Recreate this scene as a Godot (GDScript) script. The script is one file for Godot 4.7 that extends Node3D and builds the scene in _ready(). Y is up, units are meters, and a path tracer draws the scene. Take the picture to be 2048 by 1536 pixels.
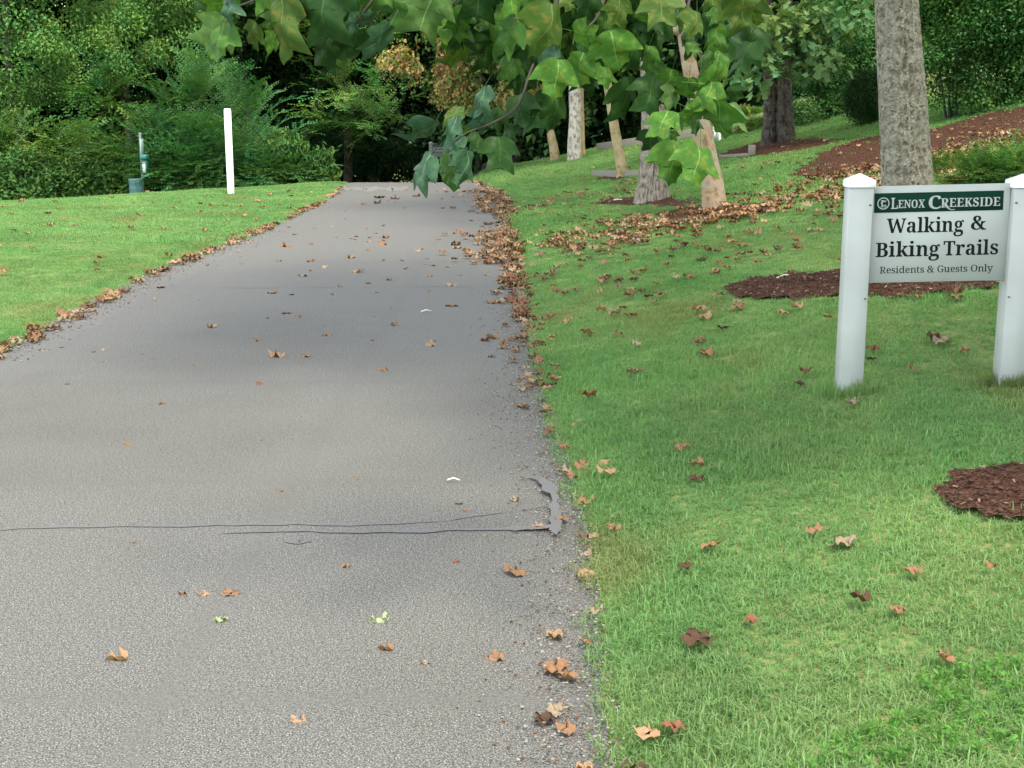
extends Node3D
# A walking trail through a wooded park: asphalt path, lawns, sign, trees, fallen leaves.

const F := 2600.0
const EYE := Vector3(0, 1.42, 0)
var pitch := atan((768.0 - 225.0) / F)
var rng := RandomNumberGenerator.new()
var noise := FastNoiseLite.new()
var names := {}
var M := {}
# edges of the path as (x, distance)
var RE := PackedVector2Array([Vector2(.18, -8), Vector2(.18, 1.5), Vector2(.22, 4.5), Vector2(.14, 6), Vector2(.09, 8), Vector2(.03, 13), Vector2(-.1, 21.7), Vector2(-.49, 26.3), Vector2(-.95, 29.5), Vector2(-.75, 33), Vector2(-.1, 36), Vector2(1.2, 39.5), Vector2(3.5, 42.5), Vector2(8, 46), Vector2(20, 50), Vector2(60, 62)])
var LE := PackedVector2Array([Vector2(-3.1, -8), Vector2(-3.1, 7.8), Vector2(-3.25, 12), Vector2(-3.1, 15.5), Vector2(-3.07, 18.5), Vector2(-3.1, 21.7), Vector2(-3.34, 26.3), Vector2(-3.6, 28.5), Vector2(-3.5, 32), Vector2(-2.4, 37), Vector2(0, 42), Vector2(3, 45.5), Vector2(8, 49.5), Vector2(20, 54), Vector2(60, 67)])
var beds: Array[PackedVector2Array] = []
var boxes: Array[Rect2] = []

# ------------------------------------------------------------------ small helpers
func numbered(called: String) -> String:
	names[called] = names.get(called, -1) + 1
	return called if names[called] == 0 else "%s_%03d" % [called, names[called]]

func tag(o: Node, label: String, category := "", group := "", kind := "") -> void:
	o.set_meta("label", label)
	if category: o.set_meta("category", category)
	if group: o.set_meta("group", group)
	if kind: o.set_meta("kind", kind)

func thing(called: String, label: String, category: String, where := Vector3.ZERO, turn := 0.0, group := "") -> Node3D:
	var o := Node3D.new()
	o.name = numbered(called)
	add_child(o)
	o.position = where
	o.rotation.y = turn
	tag(o, label, category, group)
	return o

func part(called: String, mesh: Mesh, mat: Material, parent: Node, where := Transform3D()) -> MeshInstance3D:
	var o := MeshInstance3D.new()
	o.name = numbered(called) if parent == self else called
	o.mesh = mesh
	o.material_override = mat
	o.transform = where
	parent.add_child(o, true)
	return o

func st() -> SurfaceTool:
	var s := SurfaceTool.new()
	s.begin(Mesh.PRIMITIVE_TRIANGLES)
	return s

func at(px: float, py: float, depth: float) -> Vector3:
	var dir := Vector3((px - 1024.0) / F, (768.0 - py) / F, -1).rotated(Vector3.RIGHT, -pitch)
	return EYE + dir * (depth / -dir.z)

func on_ground(px: float, py: float) -> Vector3:
	var dir := Vector3((px - 1024.0) / F, (768.0 - py) / F, -1).rotated(Vector3.RIGHT, -pitch)
	dir /= -dir.z
	var t := 1.5
	while t < 60.0:
		var p := EYE + dir * t
		if p.y < ground(p.x, t): break
		t += 0.05
	var near := t - .05
	for i in 8:
		var m := (near + t) * .5
		if EYE.y + dir.y * m < ground(dir.x * m, m): t = m
		else: near = m
	var q := EYE + dir * t
	return Vector3(q.x, ground(q.x, t), -t)

func rnd(a: float, b: float) -> float:
	return rng.randf_range(a, b)

func mix3(a: Color, b: Color, t: float) -> Color:
	return a.lerp(b, t)

# signed distance to a line of points; positive on its right when walking away from the camera
func side(p: Vector2, line: PackedVector2Array) -> float:
	var best := 1e9
	var s := 1.0
	for i in line.size() - 1:
		var a := line[i]
		var ab := line[i + 1] - a
		var t := clampf((p - a).dot(ab) / ab.length_squared(), 0, 1)
		var q := p - a - ab * t
		var l := q.length_squared()
		if l < best:
			best = l
			s = 1.0 if ab.x * (p.y - a.y) - ab.y * (p.x - a.x) < 0 else -1.0
	return s * sqrt(best)

func edge_at(line: PackedVector2Array, d: float) -> float:
	for i in line.size() - 1:
		if d <= line[i + 1].y:
			return lerpf(line[i].x, line[i + 1].x, clampf((d - line[i].y) / (line[i + 1].y - line[i].y), 0, 1))
	return line[line.size() - 1].x

func right_of(x: float, d: float) -> float:
	return x - edge_at(RE, d) if d < 25.0 else side(Vector2(x, d), RE)

func left_of(x: float, d: float) -> float:
	return edge_at(LE, d) - x if d < 25.0 else -side(Vector2(x, d), LE)

func beyond_crest(x: float, d: float) -> float:      # how far past the brow of the left lawn
	return (-(x + 7.9) * 7.1 + (d - 19.9) * 4.5) / 8.4

func ground(x: float, d: float) -> float:
	var y := 0.0
	var sr := right_of(x, d)
	if sr > 0.0:
		var s := minf(sr, 6.0)
		y += .16 * s + .01 * s * s
		if sr > 6.0: y += .27 * (minf(sr, 18.0) - 6.0)
		if d > 3.0 and d < 8.5: y -= .11 * exp(-pow((x - 2.3) / .5, 2.0) - pow((d - 5.6) / 1.2, 2.0))
	else:
		var sl := left_of(x, d)
		if sl > 0.0:
			y += .02 * minf(sl, 3.0)
			y -= 1.0 * smoothstep(-.2, 4.5, beyond_crest(x, d)) * smoothstep(0.0, 1.5, sl)
	y -= .75 * smoothstep(27.0, 32.5, d) * (1.0 - smoothstep(-1.7, -.5, x))
	if absf(x) < 40.0 and d < 70.0 and (sr > .15 or sr < -3.4):
		y += .03 * noise.get_noise_2d(x * 9.0, d * 9.0)
	return y

func in_bed(x: float, d: float) -> int:
	var p := Vector2(x + .1 * noise.get_noise_2d(x * 60, d * 60), d + .14 * noise.get_noise_2d(d * 60 + 300, x * 60))
	for i in beds.size():
		if boxes[i].has_point(p) and Geometry2D.is_point_in_polygon(p, beds[i]): return i
	return -1

# ------------------------------------------------------------------ textures and materials
func tile(sd: int, freq: float, w: int, h: int, octaves := 3, type := FastNoiseLite.TYPE_SIMPLEX_SMOOTH) -> PackedByteArray:
	var n := FastNoiseLite.new()
	n.seed = sd
	n.noise_type = type
	n.frequency = freq
	n.fractal_octaves = octaves
	var im := n.get_seamless_image(w, h)
	im.convert(Image.FORMAT_L8)
	return im.get_data()

func texture(w: int, h: int, data: PackedByteArray, format := Image.FORMAT_RGB8) -> ImageTexture:
	return ImageTexture.create_from_image(Image.create_from_data(w, h, false, format, data))

func put_color(data: PackedByteArray, i: int, c: Color) -> void:
	var s := c.linear_to_srgb()
	data[i * 3] = int(clampf(s.r, 0, 1) * 255)
	data[i * 3 + 1] = int(clampf(s.g, 0, 1) * 255)
	data[i * 3 + 2] = int(clampf(s.b, 0, 1) * 255)

func plain(c: Color, rough := .7) -> StandardMaterial3D:
	var m := StandardMaterial3D.new()
	m.albedo_color = c.linear_to_srgb()
	m.roughness = rough
	return m

func foliage(rough := .5, through := .5, spec := .4) -> StandardMaterial3D:
	var m := StandardMaterial3D.new()
	m.vertex_color_use_as_albedo = true
	m.roughness = rough
	m.metallic_specular = spec
	m.cull_mode = BaseMaterial3D.CULL_DISABLED
	m.backlight_enabled = true
	m.backlight = Color(through * .8, through, through * .35).linear_to_srgb()
	return m

func bark(sd: int, base: Color, furrow: Color, spot: Color, spots: float, stretch: int, scale: float, relief: float, patch := 0.0) -> StandardMaterial3D:
	var n := 512
	var a := tile(sd, .035, n, n / stretch, 4)
	var b := tile(sd + 1, .012, n, n, 3)
	var c := tile(sd + 2, .06, n, n, 3)
	var data := PackedByteArray()
	data.resize(n * n * 3)
	var hgt := PackedByteArray()
	hgt.resize(n * n)
	for y in n:
		for x in n:
			var i := y * n + x
			var f := a[(y / stretch) * n + x] / 255.0
			var g := b[i] / 255.0
			var k := c[i] / 255.0
			var col := base.lerp(furrow, smoothstep(.55, .2, f))
			col = col * (.78 + .44 * g)
			if patch > 0.0: col = col.lerp(spot, patch * smoothstep(.5, .56, g))
			col = col.lerp(spot, spots * smoothstep(.52, .68, k) * smoothstep(.35, .6, g))
			put_color(data, i, col)
			hgt[i] = int(255 * clampf(.75 * smoothstep(.15, .6, f) + .25 * k, 0, 1))
	var m := StandardMaterial3D.new()
	m.albedo_texture = texture(n, n, data)
	m.roughness = .9
	m.metallic_specular = .2
	m.uv1_triplanar = true
	m.uv1_scale = Vector3(scale, scale, scale)
	m.heightmap_enabled = true
	m.heightmap_scale = relief
	m.heightmap_texture = texture(n, n, hgt, Image.FORMAT_L8)
	return m

func make_materials() -> void:
	# asphalt: pale worn aggregate in dark binder
	var n := 1024
	var a := tile(11, .11, n, n, 3)
	var b := tile(12, .35, n, n, 2)
	var c := tile(13, .006, n, n, 3)
	var g := tile(14, .07, n, n, 2)
	var data := PackedByteArray()
	data.resize(n * n * 3)
	var hgt := PackedByteArray()
	hgt.resize(n * n)
	for i in n * n:
		var s := a[i] / 255.0
		var t := b[i] / 255.0
		var u := g[i] / 255.0
		var v := .122 + .15 * (t - .5) + .07 * (s - .5) + rng.randf_range(-.035, .035)
		v += .26 * smoothstep(.66, .84, t) - .085 * smoothstep(.36, .2, t)
		v = maxf(v, .022)
		v *= .81
		put_color(data, i, Color(v * (1.01 + .09 * (u - .5)), v, v * (.955 - .07 * (u - .5))))
		hgt[i] = int(255 * clampf(.5 * t + .5 * s, 0, 1))
	var m := StandardMaterial3D.new()
	m.albedo_texture = texture(n, n, data)
	m.vertex_color_use_as_albedo = true
	m.roughness = .85
	m.metallic_specular = .3
	m.heightmap_enabled = true
	m.heightmap_scale = .08
	m.heightmap_texture = texture(n, n, hgt, Image.FORMAT_L8)
	M.asphalt = m
	# soil and thatch below the grass
	var k := 512
	a = tile(21, .05, k, k, 4)
	b = tile(22, .01, k, k, 3)
	var soil := PackedByteArray()
	soil.resize(k * k * 3)
	for i in k * k:
		var col := Color(.085, .16, .045).lerp(Color(.19, .17, .08), smoothstep(.35, .75, a[i] / 255.0))
		put_color(soil, i, col * (.7 + .6 * b[i] / 255.0))
	m = StandardMaterial3D.new()
	m.albedo_texture = texture(k, k, soil)
	m.roughness = 1.0
	m.metallic_specular = .1
	m.uv1_triplanar = true
	m.uv1_world_triplanar = true
	m.uv1_scale = Vector3(.9, .9, .9)
	M.soil = m
	# mulch
	a = tile(31, .09, k, k, 4)
	b = tile(32, .02, k, k, 3)
	var mul := PackedByteArray()
	mul.resize(k * k * 3)
	hgt = PackedByteArray()
	hgt.resize(k * k)
	for i in k * k:
		var f := a[i] / 255.0
		put_color(mul, i, Color(.03, .016, .011).lerp(Color(.105, .052, .036), smoothstep(.3, .8, f)) * (.7 + .6 * b[i] / 255.0))
		hgt[i] = a[i]
	m = StandardMaterial3D.new()
	m.albedo_texture = texture(k, k, mul)
	m.roughness = .95
	m.metallic_specular = .15
	m.uv1_triplanar = true
	m.uv1_world_triplanar = true
	m.uv1_scale = Vector3(1.3, 1.3, 1.3)
	m.heightmap_enabled = true
	m.heightmap_scale = 1.2
	m.heightmap_texture = texture(k, k, hgt, Image.FORMAT_L8)
	M.mulch = m
	# concrete
	a = tile(41, .06, 256, 256, 4)
	var con := PackedByteArray()
	con.resize(256 * 256 * 3)
	for i in 256 * 256:
		put_color(con, i, Color(.15, .138, .115) * (.65 + .6 * a[i] / 255.0))
	m = StandardMaterial3D.new()
	m.albedo_texture = texture(256, 256, con)
	m.roughness = .9
	m.uv1_triplanar = true
	m.uv1_scale = Vector3(1.5, 1.5, 1.5)
	M.concrete = m
	# white of the sign, darkened to paint its deep shade, a little grimy
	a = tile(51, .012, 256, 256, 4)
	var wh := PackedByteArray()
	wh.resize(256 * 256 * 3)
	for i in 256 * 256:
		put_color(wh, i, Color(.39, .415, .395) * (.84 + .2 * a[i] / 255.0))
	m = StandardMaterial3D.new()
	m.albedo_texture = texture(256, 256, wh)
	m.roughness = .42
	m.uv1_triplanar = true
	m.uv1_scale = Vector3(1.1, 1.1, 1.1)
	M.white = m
	M.bright_white = plain(Color(.82, .83, .82), .35)
	M.ink = plain(Color(.010, .012, .013), .8)
	M.ink.metallic_specular = .2
	M.sign_green = plain(Color(.005, .03, .02), .8)
	M.sign_green.metallic_specular = .2
	M.screw = plain(Color(.09, .07, .055), .5)
	M.seal = plain(Color(.088, .089, .092), .9)
	M.pale_slab = plain(Color(.115, .117, .115), .9)
	M.grey_bark = bark(61, Color(.205, .185, .145), Color(.10, .086, .068), Color(.33, .35, .27), .8, 2, 1.7, 1.6)
	M.rough_bark = bark(65, Color(.24, .21, .17), Color(.075, .06, .047), Color(.33, .32, .26), .5, 4, 1.5, 3.0)
	M.tan_bark = bark(71, Color(.36, .27, .165), Color(.22, .15, .085), Color(.30, .26, .21), .4, 2, .8, .8, .75)
	M.olive_bark = bark(75, Color(.33, .27, .14), Color(.20, .15, .08), Color(.36, .30, .20), .3, 2, .8, .6, .5)
	M.pale_bark = bark(81, Color(.50, .47, .42), Color(.16, .12, .09), Color(.27, .22, .17), .5, 2, .6, .8, .3)
	M.dark_bark = bark(85, Color(.075, .06, .05), Color(.018, .014, .012), Color(.20, .21, .18), .5, 4, 1.0, 2.5)
	M.twig = plain(Color(.032, .025, .018), .8)
	M.leaf = foliage(.55, .5, .22)
	M.dull_leaf = foliage(.65, .45, .25)
	M.glossy_leaf = foliage(.42, .3, .3)
	M.blade = foliage(.65, 1.0, .2)
	M.blade.backlight = Color(.85, 1.0, .6)
	M.dry = foliage(.75, .35, .25)

# ------------------------------------------------------------------ leaf shapes
var leaf_tex := {}

func leaf_texture(sd: int, base: Color, vein: Color, blot: Color, blotting: float) -> ImageTexture:
	var n := 192
	var a := tile(sd, .022, n, n, 3)
	var b := tile(sd + 1, .08, n, n, 3)
	var data := PackedByteArray()
	data.resize(n * n * 3)
	for v in n:
		for u in n:
			var i := v * n + u
			var x := absf(float(u) / n - .5) * 1.3
			var y := float(v) / n * 1.1
			var col := base * (.8 + .4 * a[i] / 255.0)
			col = col.lerp(blot, blotting * smoothstep(.55, .8, a[i] / 255.0) * (.4 + .6 * b[i] / 255.0))
			var q := fposmod(y - .72 * x + .03, .15)
			var w := .011 - .008 * x
			if q < w: col = col.lerp(vein, .22 * (1.0 - x))
			if x < .014 * (1.15 - y): col = col.lerp(vein, .55)
			put_color(data, i, col)
	return texture(n, n, data)

func green_leaf(sd: int, base: Color, vein: Color, blot: Color, blotting: float, rough: float, through := .5) -> StandardMaterial3D:
	var m := StandardMaterial3D.new()
	m.albedo_texture = leaf_texture(sd, base, vein, blot, blotting)
	m.roughness = rough
	m.metallic_specular = .2
	m.cull_mode = BaseMaterial3D.CULL_DISABLED
	m.backlight_enabled = true
	m.backlight = Color(through * .8, through, through * .3).linear_to_srgb()
	return m

# A lobed leaf, base at the origin, tip towards +y, face towards +z, one unit long.
func lobed_leaf(kind: int, fold: float, droop: float, wave: float, sd: int, petiole := .45, steps := 3, curl := 0.0) -> ArrayMesh:
	var r := RandomNumberGenerator.new()
	r.seed = sd
	var o: PackedVector2Array
	if kind == 0:      # tulip tree: two pairs of lobes and a notched tip
		o = PackedVector2Array([Vector2(.0, .0), Vector2(.12, -.03), Vector2(.26, .0), Vector2(.38, .1), Vector2(.47, .24), Vector2(.60, .46), Vector2(.42, .43), Vector2(.33, .49), Vector2(.30, .60), Vector2(.35, .76), Vector2(.40, 1.0), Vector2(.24, .90), Vector2(.1, .84), Vector2(0, .82)])
	elif kind == 1:    # the same tree, with a longer middle
		o = PackedVector2Array([Vector2(.0, .0), Vector2(.14, -.02), Vector2(.3, .05), Vector2(.42, .17), Vector2(.5, .33), Vector2(.60, .58), Vector2(.44, .53), Vector2(.31, .56), Vector2(.27, .66), Vector2(.25, .74), Vector2(.25, .84), Vector2(.15, .86), Vector2(.06, .94), Vector2(0, 1.0)])
	else:              # one half longer than the other
		o = PackedVector2Array([Vector2(.0, .0), Vector2(.13, -.03), Vector2(.28, .02), Vector2(.4, .13), Vector2(.46, .3), Vector2(.56, .54), Vector2(.37, .5), Vector2(.29, .58), Vector2(.31, .78), Vector2(.33, 1.0), Vector2(.2, .91), Vector2(.12, .88), Vector2(.05, .86), Vector2(0, .85)])
	if steps > 2 and curl == 0.0:      # rounder edges between the points
		var fine := PackedVector2Array()
		for i in o.size() - 1:
			for k in 3: fine.append(o[i].cubic_interpolate(o[i + 1], o[maxi(i - 1, 0)], o[mini(i + 2, o.size() - 1)], k / 3.0))
		fine.append(o[-1])
		fine[0] = Vector2.ZERO
		for i in fine.size(): fine[i].x = maxf(fine[i].x, 0.0 if i == 0 or i == fine.size() - 1 else .004)
		o = fine
	var s := st()
	var ph := r.randf() * TAU
	var shape := func(x: float, y: float) -> Vector3:
		var z := -fold * (sqrt(x * x + .012) - .11) * (1.0 + .3 * x) - droop * y * y + wave * .1 * sin(y * 9.0 + x * 7.0 + ph) + wave * .08 * sin(x * 13.0 - y * 4.0 + ph * 2.0)
		var xx := x * (1.0 - .25 * fold * fold)
		if curl > 0.0:
			var c := curl * (.6 + .8 * y)
			z += (1.0 - cos(x * c)) / c
			xx = sin(x * c) / c
		return Vector3(xx, y * (1.0 - .3 * droop * y), z)
	for sgn in [-1.0, 1.0]:
		var stretch: float = 1.0 + r.randf_range(-.1, .1)
		var rows := []
		for p in o:
			var row := []
			for k in steps + 1:
				var t := float(k) / steps
				var my := clampf(p.y * .95, 0.0, .84) if p.x > 0.001 else p.y
				row.append(Vector2(p.x * t * sgn * stretch, lerpf(my, p.y, t)))
			rows.append(row)
		for i in rows.size() - 1:
			for k in steps:
				var q := [rows[i][k], rows[i + 1][k], rows[i + 1][k + 1], rows[i][k + 1]]
				var order := [0, 2, 1, 0, 3, 2] if sgn < 0 else [0, 1, 2, 0, 2, 3]
				for j in order:
					s.set_uv(Vector2(q[j].x / 1.3 + .5, clampf(q[j].y / 1.1, 0.005, 1)))
					s.set_smooth_group(0)
					s.add_vertex(shape.call(q[j].x, q[j].y))
	if petiole > 0.0:
		for sgn in [-1.0, 1.0]:
			var pts := [Vector3(.009 * sgn, .02, 0), Vector3(0, .02, .009), Vector3(.05 * sin(sd), -petiole, -.12 * petiole), Vector3(.05 * sin(sd) + .007 * sgn, -petiole, -.12 * petiole - .008)]
			for j in [0, 1, 2, 0, 2, 3]:
				s.set_uv(Vector2(.47, .2))
				s.set_smooth_group(1)
				s.add_vertex(pts[j])
	s.index()
	s.generate_normals()
	return s.commit()

# one simple pointed leaf from a to b, added to a cluster
func blade_leaf(s: SurfaceTool, a: Vector3, dir: Vector3, len: float, wide: float, up: Vector3, col: Color, lobes := false) -> void:
	var x := dir.cross(up).normalized()
	var n := x.cross(dir).normalized()
	var m := a + dir * len * .45
	var l := m - x * wide * .5 + n * wide * .14
	var r := m + x * wide * .5 + n * wide * .14
	var t := a + dir * len - n * len * .12
	s.set_color(col)
	if lobes:
		var l2 := a + dir * len * .55 - x * wide * .22
		var r2 := a + dir * len * .55 + x * wide * .22
		var l3 := a + dir * len * .9 - x * wide * .36 - n * len * .05
		var r3 := a + dir * len * .9 + x * wide * .36 - n * len * .05
		for v in [a, l, l2, a, l2, t, l2, l3, t, a, r2, r, a, t, r2, r2, t, r3]: s.add_vertex(v)
	else:
		for v in [a, l, t, a, t, r]: s.add_vertex(v)

func unit(r: RandomNumberGenerator) -> Vector3:
	var z := r.randf_range(-1, 1)
	var t := r.randf() * TAU
	return Vector3(sqrt(1 - z * z) * cos(t), z, sqrt(1 - z * z) * sin(t))

func cluster(sd: int, n: int, radius: float, len: float, wide: float, droop: float, lobes := false, flat := .8) -> ArrayMesh:
	var r := RandomNumberGenerator.new()
	r.seed = sd
	var s := st()
	for i in n:
		var p := unit(r) * radius * pow(r.randf(), .45)
		p.y *= flat
		var dir := (unit(r) + p / radius * .8 + Vector3(0, -droop, 0)).normalized()
		var up := (Vector3.UP + unit(r) * .7).normalized()
		var k := r.randf_range(.72, 1.25)
		blade_leaf(s, p, dir, len * r.randf_range(.65, 1.2), wide * r.randf_range(.7, 1.15), up, Color(k * r.randf_range(.9, 1.15), k, k * r.randf_range(.8, 1.1)), lobes)
	return s.commit()

# an arching spray with two rows of small leaves
func frond(sd: int, length: float, pairs: int, len: float, wide: float) -> ArrayMesh:
	var r := RandomNumberGenerator.new()
	r.seed = sd
	var s := st()
	var prev := Vector3.ZERO
	for i in pairs:
		var t := float(i + 1) / pairs
		var p := Vector3(sin(t * 2.0 + sd) * .04, .18 * length * sin(t * PI * .75) - .12 * length * t * t, t * length)
		var fw := (p - prev).normalized()
		s.set_color(Color(.7, .55, .4))
		var w := Vector3(.004, 0, 0)
		for v in [prev - w, prev + w, p, prev - w, p, p - w]: s.add_vertex(v)
		prev = p
		for sg in [-1, 1]:
			var dir := (fw * .6 + Vector3(sg * .9, r.randf_range(-.1, .35), 0)).normalized()
			var k := r.randf_range(.75, 1.3)
			blade_leaf(s, p, dir, len * r.randf_range(.7, 1.2) * (1.1 - .4 * t), wide * r.randf_range(.8, 1.1), (Vector3.UP + unit(r) * .3).normalized(), Color(k, k, k * .95))
		if i % 4 == 1 and i < pairs - 3:      # side twigs
			for sg in [-1, 1]:
				var sd2 := (fw * .8 + Vector3(sg * .8, .1, 0)).normalized()
				for j in 5:
					var b := p + sd2 * (j + 1) * len * .7
					for s2 in [-1, 1]:
						var dd: Vector3 = (sd2 * .6 + sd2.cross(Vector3.UP) * s2 * .9 + Vector3(0, r.randf_range(-.1, .3), 0)).normalized()
						var k2 := r.randf_range(.75, 1.3)
						blade_leaf(s, b, dd, len * r.randf_range(.6, 1.0), wide * .9, (Vector3.UP + unit(r) * .3).normalized(), Color(k2, k2, k2 * .95))
	return s.commit()

func scatter(called: String, parent: Node, mesh: Mesh, mat: Material, where: Array[Transform3D], tint: PackedColorArray) -> MultiMeshInstance3D:
	var mm := MultiMesh.new()
	mm.transform_format = MultiMesh.TRANSFORM_3D
	mm.use_colors = true
	mm.mesh = mesh
	mm.instance_count = where.size()
	for i in where.size():
		mm.set_instance_transform(i, where[i])
		mm.set_instance_color(i, tint[i])
	var o := MultiMeshInstance3D.new()
	o.name = numbered(called) if parent == self else called
	o.multimesh = mm
	o.material_override = mat
	parent.add_child(o, true)
	o.set_meta("kind", "stuff")
	return o

# ------------------------------------------------------------------ tubes
func tube(pts: PackedVector3Array, radii: PackedFloat32Array, sides: int, rough := 0.0, sd := 0, fluted := 0.0) -> ArrayMesh:
	var s := st()
	var rings := []
	var nz := FastNoiseLite.new()
	nz.seed = sd
	nz.frequency = 1.6
	var ax := Vector3.RIGHT
	for i in pts.size():
		var fw := (pts[mini(i + 1, pts.size() - 1)] - pts[maxi(i - 1, 0)]).normalized()
		ax = (ax - fw * ax.dot(fw)).normalized()
		var ay := fw.cross(ax)
		var ring := []
		for k in sides:
			var a := TAU * k / sides
			var dir := ax * cos(a) + ay * sin(a)
			var rr := radii[i]
			if rough > 0.0: rr *= 1.0 + rough * nz.get_noise_3d(dir.x * 1.3, pts[i].y * .8, dir.z * 1.3)
			if fluted > 0.0: rr *= 1.0 + fluted * pow(float(maxi(0, 7 - i)) / 7.0, 2.0) * (.5 + .5 * sin(a * 5.0 + sd))
			ring.append(pts[i] + dir * rr)
		rings.append(ring)
	for i in pts.size() - 1:
		for k in sides:
			var k2 := (k + 1) % sides
			for v in [rings[i][k], rings[i + 1][k], rings[i + 1][k2], rings[i][k], rings[i + 1][k2], rings[i][k2]]:
				s.set_smooth_group(0)
				s.add_vertex(v)
	for k in sides:
		for v in [rings[-1][k], pts[-1], rings[-1][(k + 1) % sides]]:
			s.set_smooth_group(1)
			s.add_vertex(v)
	s.index()
	s.generate_normals()
	return s.commit()

func spline(ctrl: Array, n: int) -> PackedVector3Array:
	var out := PackedVector3Array()
	for i in ctrl.size() - 1:
		var a: Vector3 = ctrl[maxi(i - 1, 0)]
		var b: Vector3 = ctrl[i]
		var c: Vector3 = ctrl[i + 1]
		var d: Vector3 = ctrl[mini(i + 2, ctrl.size() - 1)]
		for k in n: out.append(b.cubic_interpolate(c, a, d, float(k) / n))
	out.append(ctrl[-1])
	return out

func taper(n: int, a: float, b: float, power := 1.0) -> PackedFloat32Array:
	var out := PackedFloat32Array()
	for i in n: out.append(lerpf(a, b, pow(float(i) / maxi(n - 1, 1), power)))
	return out

func box(size: Vector3, bevel := .004) -> ArrayMesh:
	var s := st()
	var h := size * .5
	var c := Vector3.ONE * minf(bevel, minf(size.x, minf(size.y, size.z)) * .3)
	for axis in 3:
		for sg in [-1.0, 1.0]:
			var u := (axis + 1) % 3
			var v := (axis + 2) % 3
			var q := []
			for e in [[-1, -1], [1, -1], [1, 1], [-1, 1]]:
				var p := Vector3.ZERO
				p[axis] = sg * h[axis]
				p[u] = e[0] * (h[u] - c.x)
				p[v] = e[1] * (h[v] - c.x)
				q.append(p)
			for j in ([0, 2, 1, 0, 3, 2] if sg > 0 else [0, 1, 2, 0, 2, 3]): s.add_vertex(q[j])
	for axis in 3:      # chamfers along each axis, and the corners
		var u := (axis + 1) % 3
		var v := (axis + 2) % 3
		for su in [-1.0, 1.0]:
			for sv in [-1.0, 1.0]:
				var q := []
				for e in [-1.0, 1.0]:
					var p := Vector3.ZERO
					p[axis] = e * (h[axis] - c.x)
					p[u] = su * h[u]
					p[v] = sv * (h[v] - c.x)
					q.append(p)
					p[u] = su * (h[u] - c.x)
					p[v] = sv * h[v]
					q.append(p)
				for j in ([0, 1, 3, 0, 3, 2] if su * sv < 0 else [0, 3, 1, 0, 2, 3]): s.add_vertex(q[j])
	for sx in [-1.0, 1.0]:
		for sy in [-1.0, 1.0]:
			for sz in [-1.0, 1.0]:
				var sg := Vector3(sx, sy, sz)
				var a := sg * Vector3(h.x, h.y - c.x, h.z - c.x)
				var b := sg * Vector3(h.x - c.x, h.y, h.z - c.x)
				var d := sg * Vector3(h.x - c.x, h.y - c.x, h.z)
				for p in ([a, d, b] if sx * sy * sz > 0 else [a, b, d]): s.add_vertex(p)
	s.generate_normals()
	return s.commit()

func move(x: float, y: float, z: float) -> Transform3D:
	return Transform3D(Basis(), Vector3(x, y, z))

# ------------------------------------------------------------------ ground, path, beds
func spaced(a: float, b: float, step: float, far: float) -> PackedFloat32Array:
	var out := PackedFloat32Array()
	var v := a
	var g := step
	while v > -far:
		g *= 1.35
		v -= g
		out.insert(0, v)
	v = a
	while v <= b:
		out.append(v)
		v += step
	g = step
	while v < far:
		out.append(v)
		g *= 1.35
		v += g
	return out

func make_ground() -> void:
	var xs := spaced(-15, 15, .3, 900)
	var ds := spaced(-5, 50, .3, 900)
	var s := st()
	for d in ds:
		for x in xs:
			var y := ground(clampf(x, -60, 60), clampf(d, -20, 80))
			var out := maxf(right_of(clampf(x, -50, 50), clampf(d, -7, 60)), left_of(clampf(x, -50, 50), clampf(d, -7, 60)))
			y -= .04 * smoothstep(.3, .05, out)
			s.add_vertex(Vector3(x, y, -d))
	var w := xs.size()
	for j in ds.size() - 1:
		for i in w - 1:
			for k in [0, w, w + 1, 0, w + 1, 1]: s.add_index(j * w + i + k)
	s.generate_normals()
	var o := part("ground", s.commit(), M.soil, self)
	tag(o, "grassy ground rising to the right of the path", "ground", "", "structure")

func resample(line: PackedVector2Array, step: float) -> PackedVector2Array:
	var out := PackedVector2Array()
	for i in line.size() - 1:
		var n := maxi(1, int(line[i].distance_to(line[i + 1]) / step))
		for k in n: out.append(line[i].lerp(line[i + 1], float(k) / n))
	return out

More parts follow.
